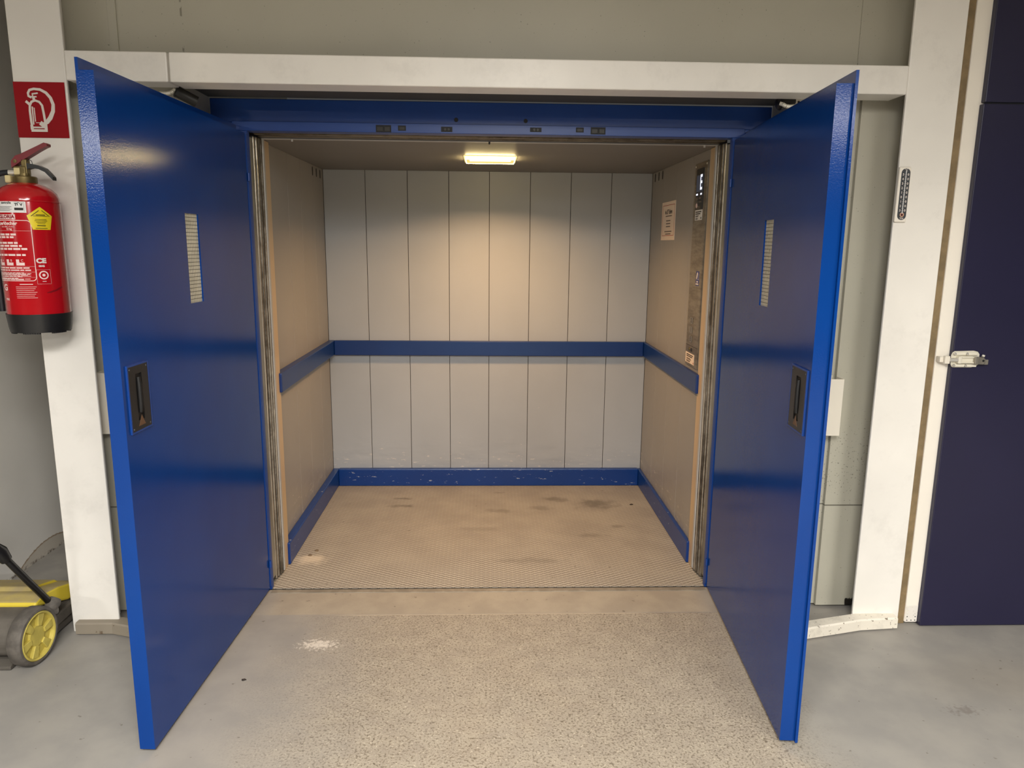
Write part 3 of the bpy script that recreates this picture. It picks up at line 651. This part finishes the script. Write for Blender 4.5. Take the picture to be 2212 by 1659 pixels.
# ------------------------------------------------------------------ cabin control panel and notices
PX = XR
def wallR(mb, dx): return mb.xf(lambda c: V((PX - dx - c.z, c.x, c.y)))   # x -> world Y, y -> Z, z -> out of the wall
t = thing('control_panel', 'tall steel lift control panel on the right cabin wall showing E', 'control panel', (PX, .425, .972))
wallR(MB().box(.324, .526, .972, 1.95, 0, .006, .001), 0.0005).build('face_plate', MT['steel_plate'], t)
d = wallR(MB().box(.368, .487, 1.733, 1.923, 0, .003, .0005), .0065).build('display', MT['black'], t)
wallR(MB().box(.378, .48, 1.815, 1.892, 0, .0008), .0095).build('screen', MT['screen'], d)
def yz_text(s, size, y, z, dx, mat, name, par, bold=0.0, sxy=1.0):
    # seen from inside the cabin (looking to +X): right is -Y, up is +Z
    m = MB().mesh(text_mesh(s, size, 'CENTER', bold)); M = frame((PX-dx, y, z), (0, -1, 0), (0, 0, 1)); m.xf(lambda c: M @ V((c.x*sxy, c.y, 0)))
    return m.build(name, mat, par)
yz_text('E', .098, .402, 1.8545, .0108, MT['screen_on'], 'floor_digit', d, .0016, .75)
for a_, b_ in ((.386, .408), (.452, .478)): wallR(MB().box(a_, b_, 1.8, 1.808, 0, .0008), .0096).build('screen_status', MT['screen_on'], d)
def bars(spec, dx, mat, name, par):
    m = MB()
    for (y0, y1, z, h) in spec: m.box(y0, y1, z-h/2, z+h/2, 0, .0003)
    return wallR(m, dx).build(name, mat, par)
bars([(.40, .43, 1.786, .008), (.455, .478, 1.784, .014), (.39, .425, 1.768, .005), (.45, .48, 1.768, .005), (.458, .48, 1.757, .005), (.40, .47, 1.748, .0025), (.40, .47, 1.743, .0025), (.405, .475, 1.738, .0025)], .0097, MT['ink_grey'], 'display_print', d)
m = MB(); m.lathe([(0, 0), (.014, 0), (.014, .0006), (0, .0006)], (0, 0, 0), (0, 0, 1), 24); m.xf(lambda c: V((c.x+.462, c.y*.8+1.752, c.z))); wallR(m, .0098).build('round_emblem', MT['white_print'], d)
k = wallR(MB().box(.371, .489, 1.683, 1.731, 0, .0006), .0066).build('instruction_label', MT['paper_w'], t)
bars([(.385, .48, 1.722, .005), (.40, .48, 1.713, .005), (.425, .478, 1.704, .003), (.435, .478, 1.700, .003), (.44, .478, 1.692, .0025), (.44, .478, 1.688, .0025), (.38, .392, 1.692, .008)], .0073, MT['ink'], 'label_print', k)
k = wallR(MB().box(.363, .414, 1.372, 1.442, 0, .0006), .0066).build('blue_label', MT['bluelab'], t)
m = MB(); m.prism([(.405, 1.404), (.409, 1.412), (.398, 1.432), (.386, 1.438), (.380, 1.434), (.386, 1.414), (.396, 1.402)], lambda p, q, z: V((p, q, z)), 0, .0004); m.box(.368, .384, 1.4025, 1.404, 0, .0004); m.box(.366, .3672, 1.4, 1.43, 0, .0004)
m.box(.376, .40, 1.388, 1.395, 0, .0004); m.box(.368, .41, 1.377, 1.384, 0, .0004)
wallR(m, .0073).build('label_pictogram', MT['sign_white'], k)
for s_, z in (('2', 1.199), ('1', 1.153), ('E', 1.107)):
    b = wallR(MB().box(.425, .465, z-.016, z+.016, 0, .003, .001), .0066).build('floor_button', MT['steel_clean'], t)
    yz_text(s_, .03, .445, z, .0098, MT['ink'], 'button_digit', b, .0006)
wallR(MB().box(.325, .525, 1.0725, 1.0745, 0, .0005), .0066).build('plate_seam', MT['groove'], t)
for y, mt in ((.462, MT['brass']), (.424, MT['black'])):
    m = MB(); m.lathe([(0, .004), (.008, .003), (.0095, 0)], (0, 0, 0), (0, 0, 1), 20); m.xf(lambda c, y=y: V((c.x+y, c.y+1.055, c.z))); wallR(m, .0066).build('key_switch', mt, t, True)
k = wallR(MB().box(.37, .522, .985, 1.036, 0, .0006), .0066).build('paper_label', MT['paper'], t)
bars([(.39, .505, 1.0265, .005), (.40, .505, 1.018, .005), (.43, .505, 1.008, .003), (.42, .505, 1.003, .003), (.435, .505, .996, .003), (.44, .505, .991, .003)], .0073, MT['ink'], 'label_print', k)
bars([(.376, .385, .993, .009)], .0073, MT['ink_red'], 'label_mark', k)
for y in (.335, .515): 
    m = MB(); m.lathe([(0, .002), (.004, .0016), (.005, 0)], (0, 0, 0), (0, 0, 1), 14); m.xf(lambda c, y=y: V((c.x+y, c.y+1.937, c.z))); wallR(m, .0066).build('screw', MT['zinc'], t, True)
# paper notice
t = thing('notice', 'white paper notice with thin red border on the right cabin wall', 'notice', (PX, 1.05, 1.593))
wallR(MB().box(.896, 1.206, 1.593, 1.805, 0, .0012), .0005).build('sheet', MT['paper'], t)
m = MB(); a0, a1, b0, b1 = .915, 1.183, 1.617, 1.787
for q in ((a0, a1, b0, b0+.0028), (a0, a1, b1-.0028, b1), (a0, a0+.003, b0, b1), (a1-.003, a1, b0, b1)): m.box(q[0], q[1], q[2], q[3], 0, .0004)
wallR(m, .0018).build('red_border', MT['ink_red'], t)
yz_text('Im LIFT fahren', .034, 1.045, 1.748, .0022, MT['ink'], 'heading', t, .0007, .80)
bars([(.97+.012*i, .979+.012*i, 1.7255, .0055) for i in range(12)], .0018, MT['ink_grey'], 'subtitle', t)
bars([(1.0, 1.095, 1.70, .006), (1.0, 1.095, 1.684, .006), (1.0, 1.095, 1.668, .006), (.965, 1.125, 1.6405, .006), (.985, 1.105, 1.627, .006)], .0018, MT['ink_grey'], 'body_lines', t)

# ------------------------------------------------------------------ thermometer on the right column
t = thing('wall_thermometer', 'narrow black and white thermometer on the left edge of the right column', 'thermometer', (1.5365, -.355, 1.657))
m = MB(); m.box(1.513, 1.558, -.366, -.3555, 1.656, 1.857, .004, 3); m.build('backing_plate', MT['trim'], t)
def capsule(cx, hw, z0, z1, n=12):
    return [(cx+hw*math.cos(q), z1-hw+hw*math.sin(q)) for q in [pi*k/n for k in range(n+1)]] + [(cx-hw*math.cos(q), z0+hw-hw*math.sin(q)) for q in [pi*k/n for k in range(n+1)]]
m = MB(); m.prism(capsule(1.538, .0165, 1.664, 1.8515), lambda p, q, k: V((p, k, q)), -.3672, -.3658); dial = m.build('scale_plate', MT['gauge'], t)
MB().tube([(1.538, -.3683, 1.688), (1.538, -.3683, 1.843)], .0016, 10).build('glass_tube', MT['paper_w'], t, True)
b = MB().lathe([(.0048, 0), (.0078, 0), (.0078, .0012), (.0048, .0012)], (1.538, -.3684, 1.683), (0, 1, 0), 24, True).build('bulb_ring', simple('copper_ring', (214, 168, 140), .4), t)
MB().lathe([(0, -.0004), (.0042, 0), (.0046, .001)], (1.538, -.3684, 1.683), (0, 1, 0), 20).build('bulb', simple('dark_red_fluid', (70, 14, 14), .3), t)
def xz_text(s, size, x, y, z, mat, name, par, bold=0.0, sx=1.0):
    m = MB().mesh(text_mesh(s, size, 'CENTER', bold)); M = frame((x, y, z), (1, 0, 0), (0, 0, 1)); m.xf(lambda c: M @ V((c.x*sx, c.y, 0)))
    return m.build(name, mat, par)
m = MB()
M_ = []
for k, (a, b_) in enumerate((('5', '0'), ('4', '0'), ('3', '0'), ('2', '0'), ('1', '0'), ('0', '0'), ('1', '0'), ('2', '0'), ('3', '0'))):
    z = 1.829 - k*.0163
    for q, x in ((a, 1.5285), (b_, 1.5475)):
        mm = text_mesh(q, .0115, 'CENTER', .0003); n0 = len(m.bm.verts); m.mesh(mm); m.bm.verts.ensure_lookup_table()
        for v in m.bm.verts[n0:]: v.co = V((x+v.co.x, -.3676, z+v.co.y))
    for x0, x1 in ((1.5335, 1.5362), (1.5398, 1.5425)):
        for j in range(2): m.box(x0, x1, -.3677, -.3674, z-.0082*j-.0003, z-.0082*j+.0003)
m.build('scale_numbers', MT['sign_white'], dial)
xz_text('°C', .011, 1.538, -.3676, 1.8455, MT['sign_white'], 'unit_mark', dial, .0002)
xz_text('TFA', .009, 1.538, -.3676, 1.6695, MT['sign_white'], 'maker_mark', dial, .0002)

# ------------------------------------------------------------------ extinguisher sign
t = thing('safety_sign', 'red square fire extinguisher sign on the left column', 'sign', (-1.601, -.3555, 1.917))
MB().box(-1.6895, -1.5125, -.3585, -.3555, 1.917, 2.105, .0008).build('sign_board', MT['sign_red'], t)
# pictogram drawn from pixel-like units: origin at lower left of the board, unit = board width
def sp(u, v): return (-1.6895 + u*.177, 1.917 + v*.188)
def stroke(m, pts, wd, y0=-.3592, y1=-.3584):
    """flat ribbon of varying width along 2-D points in board units"""
    stroke.k = getattr(stroke, 'k', 0) + 1; y0 -= stroke.k*.00004; y1 = -.3584
    P = [V((*sp(*p), 0)) for p in pts]; n = len(P); L, R = [], []
    for i in range(n):
        d = (P[min(i+1, n-1)] - P[max(i-1, 0)]).normalized(); nn = V((-d.y, d.x, 0)); ww = (wd[i] if isinstance(wd, list) else wd)*.177/2
        L.append(P[i] + nn*ww); R.append(P[i] - nn*ww)
    for i in range(n-1):
        q = [L[i], L[i+1], R[i+1], R[i]]
        m._add([V((c.x, y, c.y)) for y in (y0, y1) for c in q], [(0, 1, 2, 3), (7, 6, 5, 4), (0, 4, 5, 1), (1, 5, 6, 2), (2, 6, 7, 3), (3, 7, 4, 0)])
m = MB()
stroke(m, [(.30, .13), (.285, .30), (.28, .48), (.29, .58), (.33, .645), (.40, .67), (.48, .645), (.53, .58), (.545, .45), (.56, .27)], .045)
stroke(m, [(.27, .13), (.59, .13)], .05); stroke(m, [(.28, .185), (.59, .185)], .03); stroke(m, [(.285, .145), (.285, .23)], .05); stroke(m, [(.565, .13), (.565, .26)], .055)
stroke(m, [(.33, .235), (.335, .56)], .024); stroke(m, [(.37, .29), (.37, .54)], .018); stroke(m, [(.375, .27), (.52, .27)], .012)
stroke(m, [(.22, .655), (.285, .60)], .05)
stroke(m, [(.385, .67), (.375, .735)], .05); stroke(m, [(.34, .735), (.44, .735)], .025)
stroke(m, [(.47, .80), (.36, .785), (.37, .735)], .03)
stroke(m, [(.34, .72), (.285, .745), (.28, .80), (.315, .855), (.40, .875), (.52, .865), (.63, .81), (.71, .72), (.75, .60), (.735, .48), (.67, .36), (.60, .285), (.535, .25)], [.045, .045, .045, .045, .045, .05, .055, .06, .065, .075, .085, .08, .06])
stroke(m, [(.46, .27), (.56, .20)], .085)
m.build('pictogram', MT['sign_white'], t)

# ------------------------------------------------------------------ fire extinguisher
EX, EY, ER = -1.614, -.4745, .098
t = thing('fire_extinguisher', 'red fire extinguisher hanging on the left column under the red sign', 'fire extinguisher', (EX, EY, 1.236))
prof = [(0, 1.30), (ER, 1.30), (ER, 1.685), (ER*.985, 1.70), (ER*.93, 1.716), (ER*.80, 1.731), (ER*.58, 1.744), (ER*.36, 1.751), (.03, 1.753), (0, 1.753)]
body = MB().lathe(prof, (EX, EY, 0), seg=72).build('cylinder', MT['red'], t, True)
MB().lathe([(ER+.0008, 1.6845), (ER+.0018, 1.687), (ER+.0008, 1.6895)], (EX, EY, 0), seg=72).build('weld_seam', MT['red'], body, True)
m = MB().lathe([(0, 1.243), (.09, 1.243), (.0935, 1.241), (.097, 1.26), (.1015, 1.305), (ER-.003, 1.306), (ER-.003, 1.27), (0, 1.27)], (EX, EY, 0), seg=72)
for a in (0, 60, 120, 180, 240, 300):
    q = math.radians(a+10)
    for j in range(-3, 4):
        qq = q + math.radians(j*5); m.lathe([(.0, 1.2365), (.006, 1.2365), (.006, 1.246), (0, 1.246)], (EX+.085*math.sin(qq), EY-.085*math.cos(qq), 0), seg=8)
m.build('base_boot', MT['boot'], t, True)
va = MB().lathe([(.0, 1.75), (.036, 1.75), (.037, 1.753), (.037, 1.770), (.034, 1.773), (.019, 1.774), (.019, 1.783), (.0, 1.783)], (EX+.0, EY, 0), seg=40).build('valve_collar', MT['brass'], t, True)
m = MB(); m.box(EX-.026, EX+.013, EY-.016, EY+.016, 1.772, 1.806, .003, 2); m.box(EX-.002, EX+.017, EY-.012, EY+.012, 1.775, 1.83, .003, 2); m.build('valve_body', MT['brass'], t)
m = MB(); m.box(EX-.024, EX-.004, EY-.019, EY-.0165, 1.778, 1.800, .001); m.build('valve_flat', MT['cream'], t)
m = MB(); m.tube([(EX-.024, EY-.006, 1.785), (EX-.046, EY-.012, 1.785)], .009, 14); m.build('hose_coupling', MT['chrome'], t, True)
m = MB(); m.box(EX-.054, EX-.035, EY-.026, EY-.006, 1.750, 1.775, .003); m.build('pin_clip', MT['cream'], t)
# red squeeze lever
def lever(m, pts, wd, ht):
    for a, b, h0, h1 in zip(pts[:-1], pts[1:], ht[:-1], ht[1:]):
        m._add([V((p[0], EY+sg*wd, p[1]+k*h)) for p, h in ((a, h0), (b, h1)) for sg in (-1, 1) for k in (-.5, .5)], [(0, 1, 3, 2), (4, 6, 7, 5), (0, 2, 6, 4), (1, 5, 7, 3), (0, 4, 5, 1), (2, 3, 7, 6)])
    return m
m = MB(); lever(m, [(EX-.034, 1.812), (EX-.018, 1.826), (EX+.0, 1.835), (EX+.06, 1.866), (EX+.082, 1.877), (EX+.092, 1.877)], .012, [.022, .03, .024, .017, .016, .008])
lv = m.build('squeeze_lever', MT['red_dark'], t)
MB().lathe([(0, -.0135), (.006, -.013), (.0065, -.011)], (EX-.02, EY, 1.8225), (0, 1, 0), 12).build('pivot_rivet', MT['brass'], lv)
m = MB(); lever(m, [(EX+.004, 1.806), (EX+.03, 1.808), (EX+.055, 1.8035), (EX+.075, 1.794), (EX+.09, 1.778), (EX+.1, 1.766)], .011, [.026, .014, .0125, .0125, .0125, .011])
m.build('carry_handle', MT['black'], t)
m = MB(); m.tube([(EX+.018, EY-.008, 1.823), (EX+.026, EY-.009, 1.829), (EX+.034, EY-.009, 1.824), (EX+.036, EY-.009, 1.813)], .0012, 8); m.build('safety_pin_loop', MT['black'], t, True)
# hose looping away to the left and back down along the cylinder
hp = []
for k in range(25):
    a = k/24.0
    if a < .4:
        b = a/.4; hp.append((EX-.045-.088*math.sin(b*pi/2)*1.0, EY-.012-.01*b, 1.785-.075*(1-math.cos(b*pi/2))))
    else:
        b = (a-.4)/.6; hp.append((EX-.133+.012*b+.006*math.sin(b*pi), EY-.022+.01*b, 1.71-.40*b))
MB().tube(hp, .0095, 12).build('hose', MT['hose'], t, True)
m = MB(); m.box(EX-.03, EX+.03, -.376, -.3555, 1.64, 1.70, .003); m.box(EX-.012, EX+.012, -.40, -.366, 1.655, 1.672, .002); m.build('wall_hook', MT['darkmetal'], t)
# printing wrapped on the cylinder: phi measured from -Y towards +X (deg), height z
def wrap(mb, phi0, z0, off):
    r = ER + off
    def fn(c):
        q = math.radians(phi0) + c.x/ER
        return V((EX+(r+c.z)*math.sin(q), EY-(r+c.z)*math.cos(q), z0+c.y))
    return mb.xf(fn)
def strip(m, x0, x1, y0, y1, n=None):
    n = n or max(1, int((x1-x0)/.006)+1)
    for i in range(n):
        a, b = x0+(x1-x0)*i/n, x0+(x1-x0)*(i+1)/n
        vs = [m.bm.verts.new((x, y, 0)) for x, y in ((a, y0), (b, y0), (b, y1), (a, y1))]; m.bm.faces.new(vs)
    return m
def wtext(m, s, size, x, y, align='CENTER', bold=0.0, sx=1.0):
    n0 = len(m.bm.verts); m.mesh(text_mesh(s, size, align, bold)); m.bm.verts.ensure_lookup_table()
    for v in m.bm.verts[n0:]: v.co = V((x+v.co.x*sx, y+v.co.y, 0))
DR = ER*pi/180
lab = MB()
# instruction panel: centred at phi -32, from -96 to 31
pc = -30; hw = 62*DR; z1, z0 = 1.6225, 1.421
def ribbon(m, pts, wd):
    P = [V((p[0], p[1], 0)) for p in pts]; n = len(P); Ls = []
    for i in range(n):
        d = (P[min(i+1, n-1)]-P[max(i-1, 0)]).normalized(); nn = V((-d.y, d.x, 0))*wd/2; Ls.append((m.bm.verts.new(P[i]+nn), m.bm.verts.new(P[i]-nn)))
    for i in range(n-1): m.bm.faces.new((Ls[i][0], Ls[i][1], Ls[i+1][1], Ls[i+1][0]))
rr = .012; zc0, zc1 = z0-1.5, z1-1.5
rp = [(-hw+(hw*2-rr)*k/30, zc1) for k in range(31)] + [(hw-rr+rr*math.sin(q), zc1-rr+rr*math.cos(q)) for q in [pi/2*k/6 for k in range(1, 7)]] + [(hw, zc0+rr)] + [(hw-rr+rr*math.cos(q), zc0+rr-rr*math.sin(q)) for q in [pi/2*k/6 for k in range(1, 7)]] + [(hw-rr-(hw*2-rr)*k/30, zc0) for k in range(1, 31)]
ribbon(lab, rp, .0022)
X0 = -hw
wtext(lab, 'Feuerlöscher', .0155, (9-pc)*DR, 1.6125-1.5, 'RIGHT', .0006)
wtext(lab, 'mit ABC-Pulver', .0075, (4-pc)*DR, 1.6015-1.5, 'RIGHT')
wtext(lab, '12 kg', .009, (-2-pc)*DR, 1.594-1.5, 'RIGHT', .0003)
strip(lab, -hw, hw, 1.5880-1.5, 1.5886-1.5)
for z, a, b in ((1.576, -60, 6), (1.567, -60, 4), (1.548, -60, 9), (1.538, -60, 13), (1.528, -60, 22), (1.508, -60, 18)):
    x = (a-pc)*DR; e = (b-pc)*DR; random.seed(int(z*1000))
    while x < e:
        wl = min(random.uniform(.010, .026), e-x)
        if wl > .004: strip(lab, x, x+wl, z-1.5-.0032, z-1.5+.0032)
        x += wl+.0035
for a, ch in ((-36, 'A'), (-14, 'B'), (7, 'C')):
    x = (a-pc)*DR; strip(lab, x-.013, x-.003, 1.473-1.5, 1.493-1.5); strip(lab, x-.003, x+.013, 1.473-1.5, 1.4825-1.5); wtext(lab, ch, .011, x+.006, 1.489-1.5)
strip(lab, -hw, hw, 1.4690-1.5, 1.4695-1.5); strip(lab, -hw, hw, 1.4505-1.5, 1.451-1.5); strip(lab, -hw, hw, 1.4325-1.5, 1.433-1.5)
for z, e, h in ((1.4645, 22, .004), (1.457, 24, .004), (1.448, 12, .0016), (1.4455, 24, .0016), (1.443, 22, .0016), (1.4405, 18, .0016), (1.437, 4, .002), (1.4352, 8, .0016), (1.437, 24, .0015), (1.429, 2, .003), (1.4272, 22, .002), (1.4245, 10, .0015)):
    x = -62*DR - pc*DR*0; x = (-70-pc)*DR; ee = (e-pc)*DR; random.seed(int(z*10000))
    while x < ee:
        wl = min(random.uniform(.008, .03), ee-x)
        if wl > .003: strip(lab, x, x+wl, z-1.5-h/2, z-1.5+h/2)
        x += wl+.0025
wrap(lab, pc, 1.5, .0006).build('instruction_print', MT['white_print'], body)
m = MB(); wtext(m, 'CE', .022, 0, .006, 'CENTER', .0012, 1.1); wtext(m, '0045', .009, 0, -.0115, 'CENTER', .0004)
wrap(m, 43, 1.482, .0006).build('conformity_mark', MT['sign_white'], body)
m = MB()
for r0, r1 in ((.0105, .0145), (.0, .0048)):
    n = 32
    for k in range(n):
        a, b = 2*pi*k/n, 2*pi*(k+1)/n
        vs = [m.bm.verts.new((r*math.cos(q), r*math.sin(q), 0)) for r, q in ((r1, a), (r1, b), (max(r0, .0001), b), (max(r0, .0001), a))]; m.bm.faces.new(vs)
strip(m, -.006, .006, -.0225, -.0205)
for q in ((-.021, .021, .018, .0185), (-.021, .021, -.0305, -.03)): strip(m, *q)
for x in (-.021, .0205): strip(m, x, x+.0005, -.0305, .0185, 1)
wrap(m, 45, 1.440, .0006).build('test_emblem', MT['white_print'], body)
m = MB(); strip(m, -.02, .02, .021, .0235)
for i in range(7):
    strip(m, -.034, .03 - .004*(i % 3), .013-.0062*i, .0142-.0062*i)
wrap(m, 13, 1.387, .0006).build('filling_print', MT['white_print'], body)
m = MB(); wtext(m, 'G', .03, 0, .012, 'CENTER', .001); wrap(m, -34, 1.385, .0006).build('maker_letter', MT['white_print'], body)
m = MB(); wtext(m, '1981', .011, .004, -.028, 'CENTER', .0004); wrap(m, -34, 1.385, .0006).build('year_print', MT['white_print'], body)
# stickers
m = MB(); strip(m, -.075, .038, -.02, .02); st = wrap(m, 5, 1.668, .0008).build('inspection_sticker', MT['paper_w'], body)
m = MB(); wtext(m, 'TÜV', .012, .017, .006, 'CENTER', .0006); strip(m, .004, .03, -.012, -.004); wtext(m, 'zentralle', .010, -.005, .012, 'RIGHT', .0003)
for i in range(4): strip(m, -.07, -.004 - .006*(i % 2), -.002-.004*i, -.0008-.004*i)
for q in ((.002, .032, .0145, .015), (.032, .0325, -.016, .015)): strip(m, *q)
wrap(m, 5, 1.668, .0012).build('sticker_print', MT['ink'], st)
m = MB(); strip(m, -.065, .0085, -.0078, .0078); st = wrap(m, 2, 1.634, .0008).build('brand_plate', MT['white_print'], body)
m = MB(); wtext(m, 'GLORIA', .0155, .006, 0, 'RIGHT', .0007); wrap(m, 2, 1.634, .0012).build('brand_lettering', simple('maroon_print', (140, 22, 40), .5), st)
m = MB(); poly = [(0, .040), (.038, .010), (.028, -.036), (-.026, -.036), (-.040, .010)]
N = 6; K = 8; rings = []
for r_ in range(1, K+1):
    ring = []
    for i in range(5):
        a, b = poly[i], poly[(i+1) % 5]
        for k in range(N): ring.append(m.bm.verts.new(((a[0]+(b[0]-a[0])*k/N)*r_/K, (a[1]+(b[1]-a[1])*k/N)*r_/K, 0)))
    rings.append(ring)
c0 = m.bm.verts.new((0, 0, 0)); nr = len(ring)
for i in range(nr):
    m.bm.faces.new((c0, rings[0][(i+1) % nr], rings[0][i]))
    for A_, B_ in zip(rings[:-1], rings[1:]): m.bm.faces.new((A_[i], A_[(i+1) % nr], B_[(i+1) % nr], B_[i]))
st = wrap(m, 50, 1.629, .0011).build('pentagon_sticker', MT['yellow_lab'], body)
m = MB()
for sg in (-1, 1): ribbon(m, [(sg*(.004+.0048*k), .028-.0039*k) for k in range(6)], .0022)
for y, hw_, h in ((.013, .014, .003), (.009, .022, .0015), (-.002, .017, .0015), (-.0065, .019, .0015), (-.0115, .015, .0015), (-.016, .012, .0012), (-.0225, .013, .003), (-.0315, .018, .002)): strip(m, -hw_, hw_, y-h/2, y+h/2)
wrap(m, 50, 1.629, .0020).build('sticker_print', simple('olive_print', (84, 76, 20), .6), st)
m = MB(); ribbon(m, [(-.028, -.006), (-.01, .0), (.0, .002), (.012, .008), (.03, .012)], .0025); ribbon(m, [(-.02, -.006), (.0, -.001), (.02, .007)], .002)
wrap(m, 64, 1.385, .0006).build('scratch_mark', MT['red_dark'], body)

# ------------------------------------------------------------------ toggle latch on the violet door
t = thing('toggle_latch', 'zinc toggle latch hooked from the violet door over the white trim', 'latch', (1.84, -.376, 1.135))
LY = -.3755
m = MB(); m.prism([(1.789, 1.118), (1.793, 1.108), (1.80, 1.104), (1.872, 1.104), (1.888, 1.108), (1.900, 1.116), (1.900, 1.156), (1.892, 1.166), (1.876, 1.170), (1.80, 1.168), (1.792, 1.162), (1.788, 1.152)], lambda p, q, k: V((p, k, q)), LY-.003, LY, .0008); bp = m.build('base_plate', MT['zinc'], t)
m = MB()
for z0, z1 in ((1.104, 1.121), (1.150, 1.168)): m.box(1.796, 1.888, LY-.011, LY-.003, z0+.003, z1-.003, .002, 2)
m.build('side_rail', MT['zinc'], bp)
for x, z in ((1.797, 1.158), (1.845, 1.158), (1.797, 1.113), (1.843, 1.112)):
    MB().lathe([(0, -.0165), (.0035, -.0160), (.0055, -.012), (.006, -.010)], (x, LY, z), (0, 1, 0), 16).build('screw', MT['chrome'], bp, True)
m = MB(); m.box(1.808, 1.822, LY-.020, LY-.004, 1.121, 1.149, .002, 2); m.box(1.822, 1.872, LY-.019, LY-.013, 1.122, 1.127, .001); m.box(1.822, 1.872, LY-.019, LY-.013, 1.143, 1.148, .001); m.box(1.822, 1.872, LY-.012, LY-.006, 1.126, 1.144, .001); m.build('draw_arm', MT['zinc'], t)
m = MB(); m.prism([(1.87, 1.120), (1.905, 1.119), (1.913, 1.126), (1.912, 1.140), (1.902, 1.147), (1.87, 1.149)], lambda p, q, k: V((p, k, q)), LY-.026, LY-.006, .002, 2); m.box(1.91, 1.926, LY-.022, LY-.016, 1.118, 1.138, .002, 2); lv = m.build('lever', MT['steel_clean'], t)
MB().lathe([(0, -.0275), (.0042, -.0272), (.0045, -.026)], (1.902, LY, 1.134), (0, 1, 0), 14).build('lever_hole', MT['black_dull'], lv)
MB().tube([(1.809, LY-.012, 1.135), (1.775, LY-.010, 1.135)], .008, 14).build('draw_rod', MT['chrome'], t, True)
m = MB(); m.box(1.757, 1.777, LY-.016, LY+.0, 1.120, 1.150, .002, 2); m.box(1.744, 1.758, LY-.004, LY+.022, 1.124, 1.146, .0015); m.build('hook', MT['box_white'], t)
MB().tube([(1.909, LY-.004, 1.152), (1.917, LY-.008, 1.149)], .0055, 12).build('end_pin', MT['chrome'], t, True)

# ------------------------------------------------------------------ push sweeper at the left
t = thing('push_sweeper', 'dusty yellow and grey push sweeper beside the left column', 'sweeper', (-1.95, -.38, 0))
prof = [(-.585, .03), (-.615, .055), (-.628, .10), (-.615, .145), (-.575, .178), (-.50, .192), (-.44, .165), (-.30, .115), (-.16, .085), (-.13, .05), (-.15, .02)]
m = MB().prism(prof, lambda p, q, k: V((k, p, q)), -2.20, -1.742, .012, 2); m.box(-1.76, -1.722, -.47, -.14, .05, .098, .006, 2); m.box(-1.76, -1.732, -.50, -.15, .014, .052, .004)
m.build('housing', MT['sweep_grey'], t)
cov = [(-.512, .188), (-.505, .206), (-.45, .215), (-.36, .200), (-.25, .168), (-.17, .135), (-.15, .10), (-.30, .113), (-.44, .165)]
m = MB().prism(cov, lambda p, q, k: V((k, p, q)), -2.195, -1.728, .008, 2)
m.prism([(-.43, .205), (-.40, .220), (-.26, .182), (-.235, .16)], lambda p, q, k: V((k, p, q)), -2.14, -1.80, .005, 2)
m.build('cover', MT['sweep_yel'], t)
m = MB().prism([(-.635, .004), (-.635, .016), (-.60, .030), (-.50, .026), (-.50, .004)], lambda p, q, k: V((k, p, q)), -2.19, -1.765, .003, 2); m.build('dust_flap', MT['sweep_grey'], t)
WC = V((-1.697, -.576, .1085)); ax = V((.996, -.087, 0)).normalized()
m = MB().lathe([(.090, -.040), (.100, -.041), (.1065, -.034), (.108, -.012), (.107, .006), (.102, .013), (.094, .015), (.090, .010)], WC, ax, 64, True)
tyre = m.build('tyre', MT['rubber'], t, True)
m = MB().lathe([(0, -.035), (.0905, -.035), (.0905, .012), (.087, .015), (.082, .012), (.079, -.002), (.040, -.004), (.038, .005), (.0, .006)], WC, ax, 56)
hub = m.build('wheel_hub', MT['sweep_hub'], t, True)
upv = V((0, 0, 1)); side = upv.cross(ax).normalized()
for k in range(6):
    a = 2*pi*k/6 + .35; rd = math.cos(a)*upv + math.sin(a)*side; tn = -math.sin(a)*upv + math.cos(a)*side
    c = [WC + rd*r_ + tn*(s_*w_) + ax*h_ for h_ in (-.004, .010) for r_, w_ in ((.036, .010), (.081, .017)) for s_ in (-1, 1)]
    MB()._add(c, [(0, 1, 3, 2), (4, 6, 7, 5), (0, 4, 5, 1), (2, 3, 7, 6), (0, 2, 6, 4), (1, 5, 7, 3)], .0015).build('spoke', MT['sweep_hub'], hub)
# folding push handle
m = MB(); m.tube([(-1.712, -.44, .165), (-1.740, -.52, .30), (-1.772, -.60, .445), (-1.85, -.79, .79)], .0125, 14); m.build('push_handle', MT['black'], t, True)
m = MB(); m.tube([(-1.716, -.475, .140), (-1.706, -.435, .172), (-1.703, -.425, .182)], [.020, .026, .02], 16); m.tube([(-1.74, -.455, .135), (-1.690, -.455, .150)], .018, 16); m.build('handle_pivot', MT['rubber'], t, True)
m = MB(); m.tube([(-1.765, -.585, .415), (-1.774, -.604, .452), (-1.780, -.618, .478)], [.020, .028, .020], 16); m.build('height_knob', MT['black'], t, True)
MB().tube([(-2.19, -.57, .100), (-1.72, -.575, .1085)], .014, 12).build('axle', MT['darkmetal'], t, True)
for o in list(COL.objects):
    if o.type == 'FONT': bpy.data.objects.remove(o)
